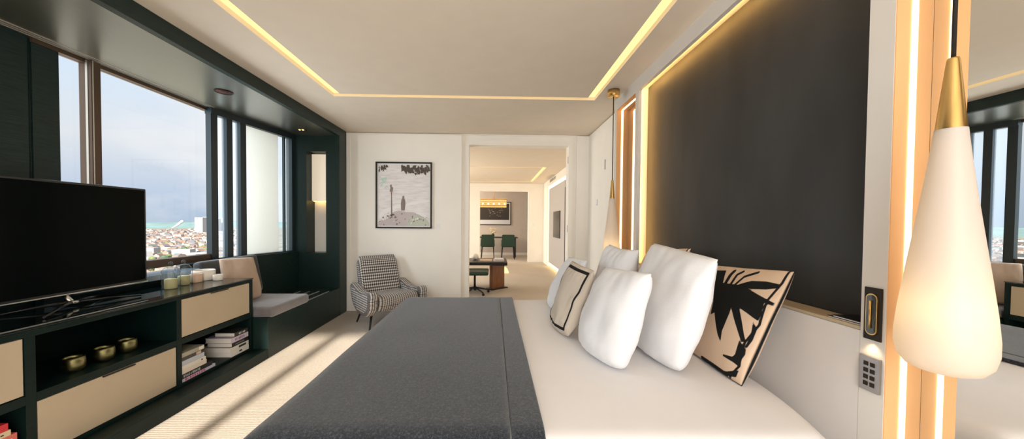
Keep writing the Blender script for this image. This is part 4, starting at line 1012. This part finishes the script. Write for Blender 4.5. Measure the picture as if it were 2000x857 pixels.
# bright hazy glow round the sun, on the side behind the camera
SUND = Vector((0.0, -math.cos(R(25)), math.sin(R(25))))
dt_ = N(nt, 'ShaderNodeVectorMath', _operation='DOT_PRODUCT'); dt_.inputs[1].default_value = SUND; nt.links.new(tc.outputs['Generated'], dt_.inputs[0])
cl_ = N(nt, 'ShaderNodeMath', _operation='MAXIMUM'); cl_.inputs[1].default_value = 0; nt.links.new(dt_.outputs['Value'], cl_.inputs[0])
pw = N(nt, 'ShaderNodeMath', _operation='POWER'); pw.inputs[1].default_value = 2.; nt.links.new(cl_.outputs[0], pw.inputs[0])
sc3 = N(nt, 'ShaderNodeMix', _data_type='RGBA', _blend_type='ADD'); sc3.clamp_result = False
gm = N(nt, 'ShaderNodeVectorMath', _operation='SCALE'); gm.inputs[0].default_value = (1.6, 1.45, 1.25); nt.links.new(pw.outputs[0], gm.inputs['Scale'])
sc3.inputs['Factor'].default_value = 1; nt.links.new(mx.outputs[2], sc3.inputs[6]); nt.links.new(gm.outputs[0], sc3.inputs[7])
nt.links.new(sc3.outputs[2], bg.inputs[0]); bg.inputs[1].default_value = .66; nt.links.new(bg.outputs[0], out.inputs[0])
S = bpy.data.lights.new('sun', 'SUN'); S.energy = 6.0; S.color = (1, .91, .78); S.angle = R(1.5)
so = bpy.data.objects.new('sun', S); COL.objects.link(so); so.rotation_euler = (-SUND).to_track_quat('-Z', 'Y').to_euler()

def fill_lamp(loc, nrm, sx, sy_, power, col):  # area lamps added at the openings to boost daylight, kept out of reflections
    L = bpy.data.lights.new('daylight_fill', 'AREA'); L.shape = 'RECTANGLE'; L.size = sx; L.size_y = sy_; L.energy = power; L.color = col
    o = bpy.data.objects.new('daylight_fill', L); COL.objects.link(o); o.visible_glossy = False; o.location = loc; o.rotation_euler = Vector(nrm).to_track_quat('-Z', 'Z').to_euler()
fill_lamp((.275, NY + .01, 1.33), (0, 1, 0), 1.7, 2.0, 46, (.95, .97, 1))  # fill lamp added just inside the added blind opening
fill_lamp((-3.55, 2.85, 1.75), (1, 0, 0), 2.0, 2.0, 56, (.86, .93, 1))
fill_lamp((-3.75, 4.35, 1.66), (N2.x, N2.y, 0), 2.2, 2.2, 8.5, (1, .97, .92))
fill_lamp((-3.02, 7.75, 1.45), (1, 0, 0), 4.8, 1.85, 205, (1, .93, .82))
fill_lamp((-3.02, 12.1, 1.5), (1, 0, 0), 2.0, 1.8, 110, (1, .92, .80))
def portal(loc, nrm, sx, sy_):
    L = bpy.data.lights.new('window_portal', 'AREA'); L.shape = 'RECTANGLE'; L.size = sx; L.size_y = sy_; L.cycles.is_portal = True
    o = bpy.data.objects.new('window_portal', L); COL.objects.link(o); o.location = loc; o.rotation_euler = Vector(nrm).to_track_quat('-Z', 'Z').to_euler()
portal((-1.48, NY - .13, 1.2), (0, 1, 0), 1.26, 2.42)
portal((-3.0, 2.86, 1.67), (1, 0, 0), 1.4, 1.5)
portal((.275, NY - .13, 1.33), (0, 1, 0), 1.75, 2.06)
portal((-2.87, 4.02, 1.67), (N2.x, N2.y, 0), 1.12, 1.6)
portal((-3.02, 7.75, 1.45), (1, 0, 0), 5., 1.95)
portal((-3.02, 12.1, 1.5), (1, 0, 0), 2.1, 1.85)

EXPO = .76
# ------------------------------------------------------------------ camera
f = 650.; psi = f / 31000; th_ = f / 31000; rho = .008
F = Vector((math.sin(psi) * math.cos(th_), math.cos(psi) * math.cos(th_), -math.sin(th_)))
r0 = Vector((math.cos(psi), -math.sin(psi), 0)); u0 = r0.cross(F)
rv = r0 * math.cos(rho) + u0 * math.sin(rho); uv_ = u0 * math.cos(rho) - r0 * math.sin(rho)
cam = bpy.data.cameras.new('camera'); co = bpy.data.objects.new('camera', cam); COL.objects.link(co)
mw = Matrix((( rv.x, uv_.x, -F.x, 0), (rv.y, uv_.y, -F.y, 0), (rv.z, uv_.z, -F.z, 1.28), (0, 0, 0, 1)))
co.matrix_world = mw
cam.sensor_fit = 'HORIZONTAL'; cam.sensor_width = 36; cam.lens = f * 36 / 2000; cam.shift_x = .01124; cam.shift_y = .00987; cam.clip_start = .02; cam.clip_end = 20000
SC.camera = co
vs = SC.view_settings; vs.view_transform = 'Standard'; vs.look = 'None'; vs.exposure = EXPO; vs.gamma = 1; vs.use_curve_mapping = False
SC.cycles.use_denoising = True; SC.cycles.max_bounces = 10; SC.cycles.diffuse_bounces = 6; SC.cycles.transparent_max_bounces = 16
SC.cycles.sample_clamp_indirect = 6; SC.cycles.caustics_reflective = False; SC.cycles.caustics_refractive = False
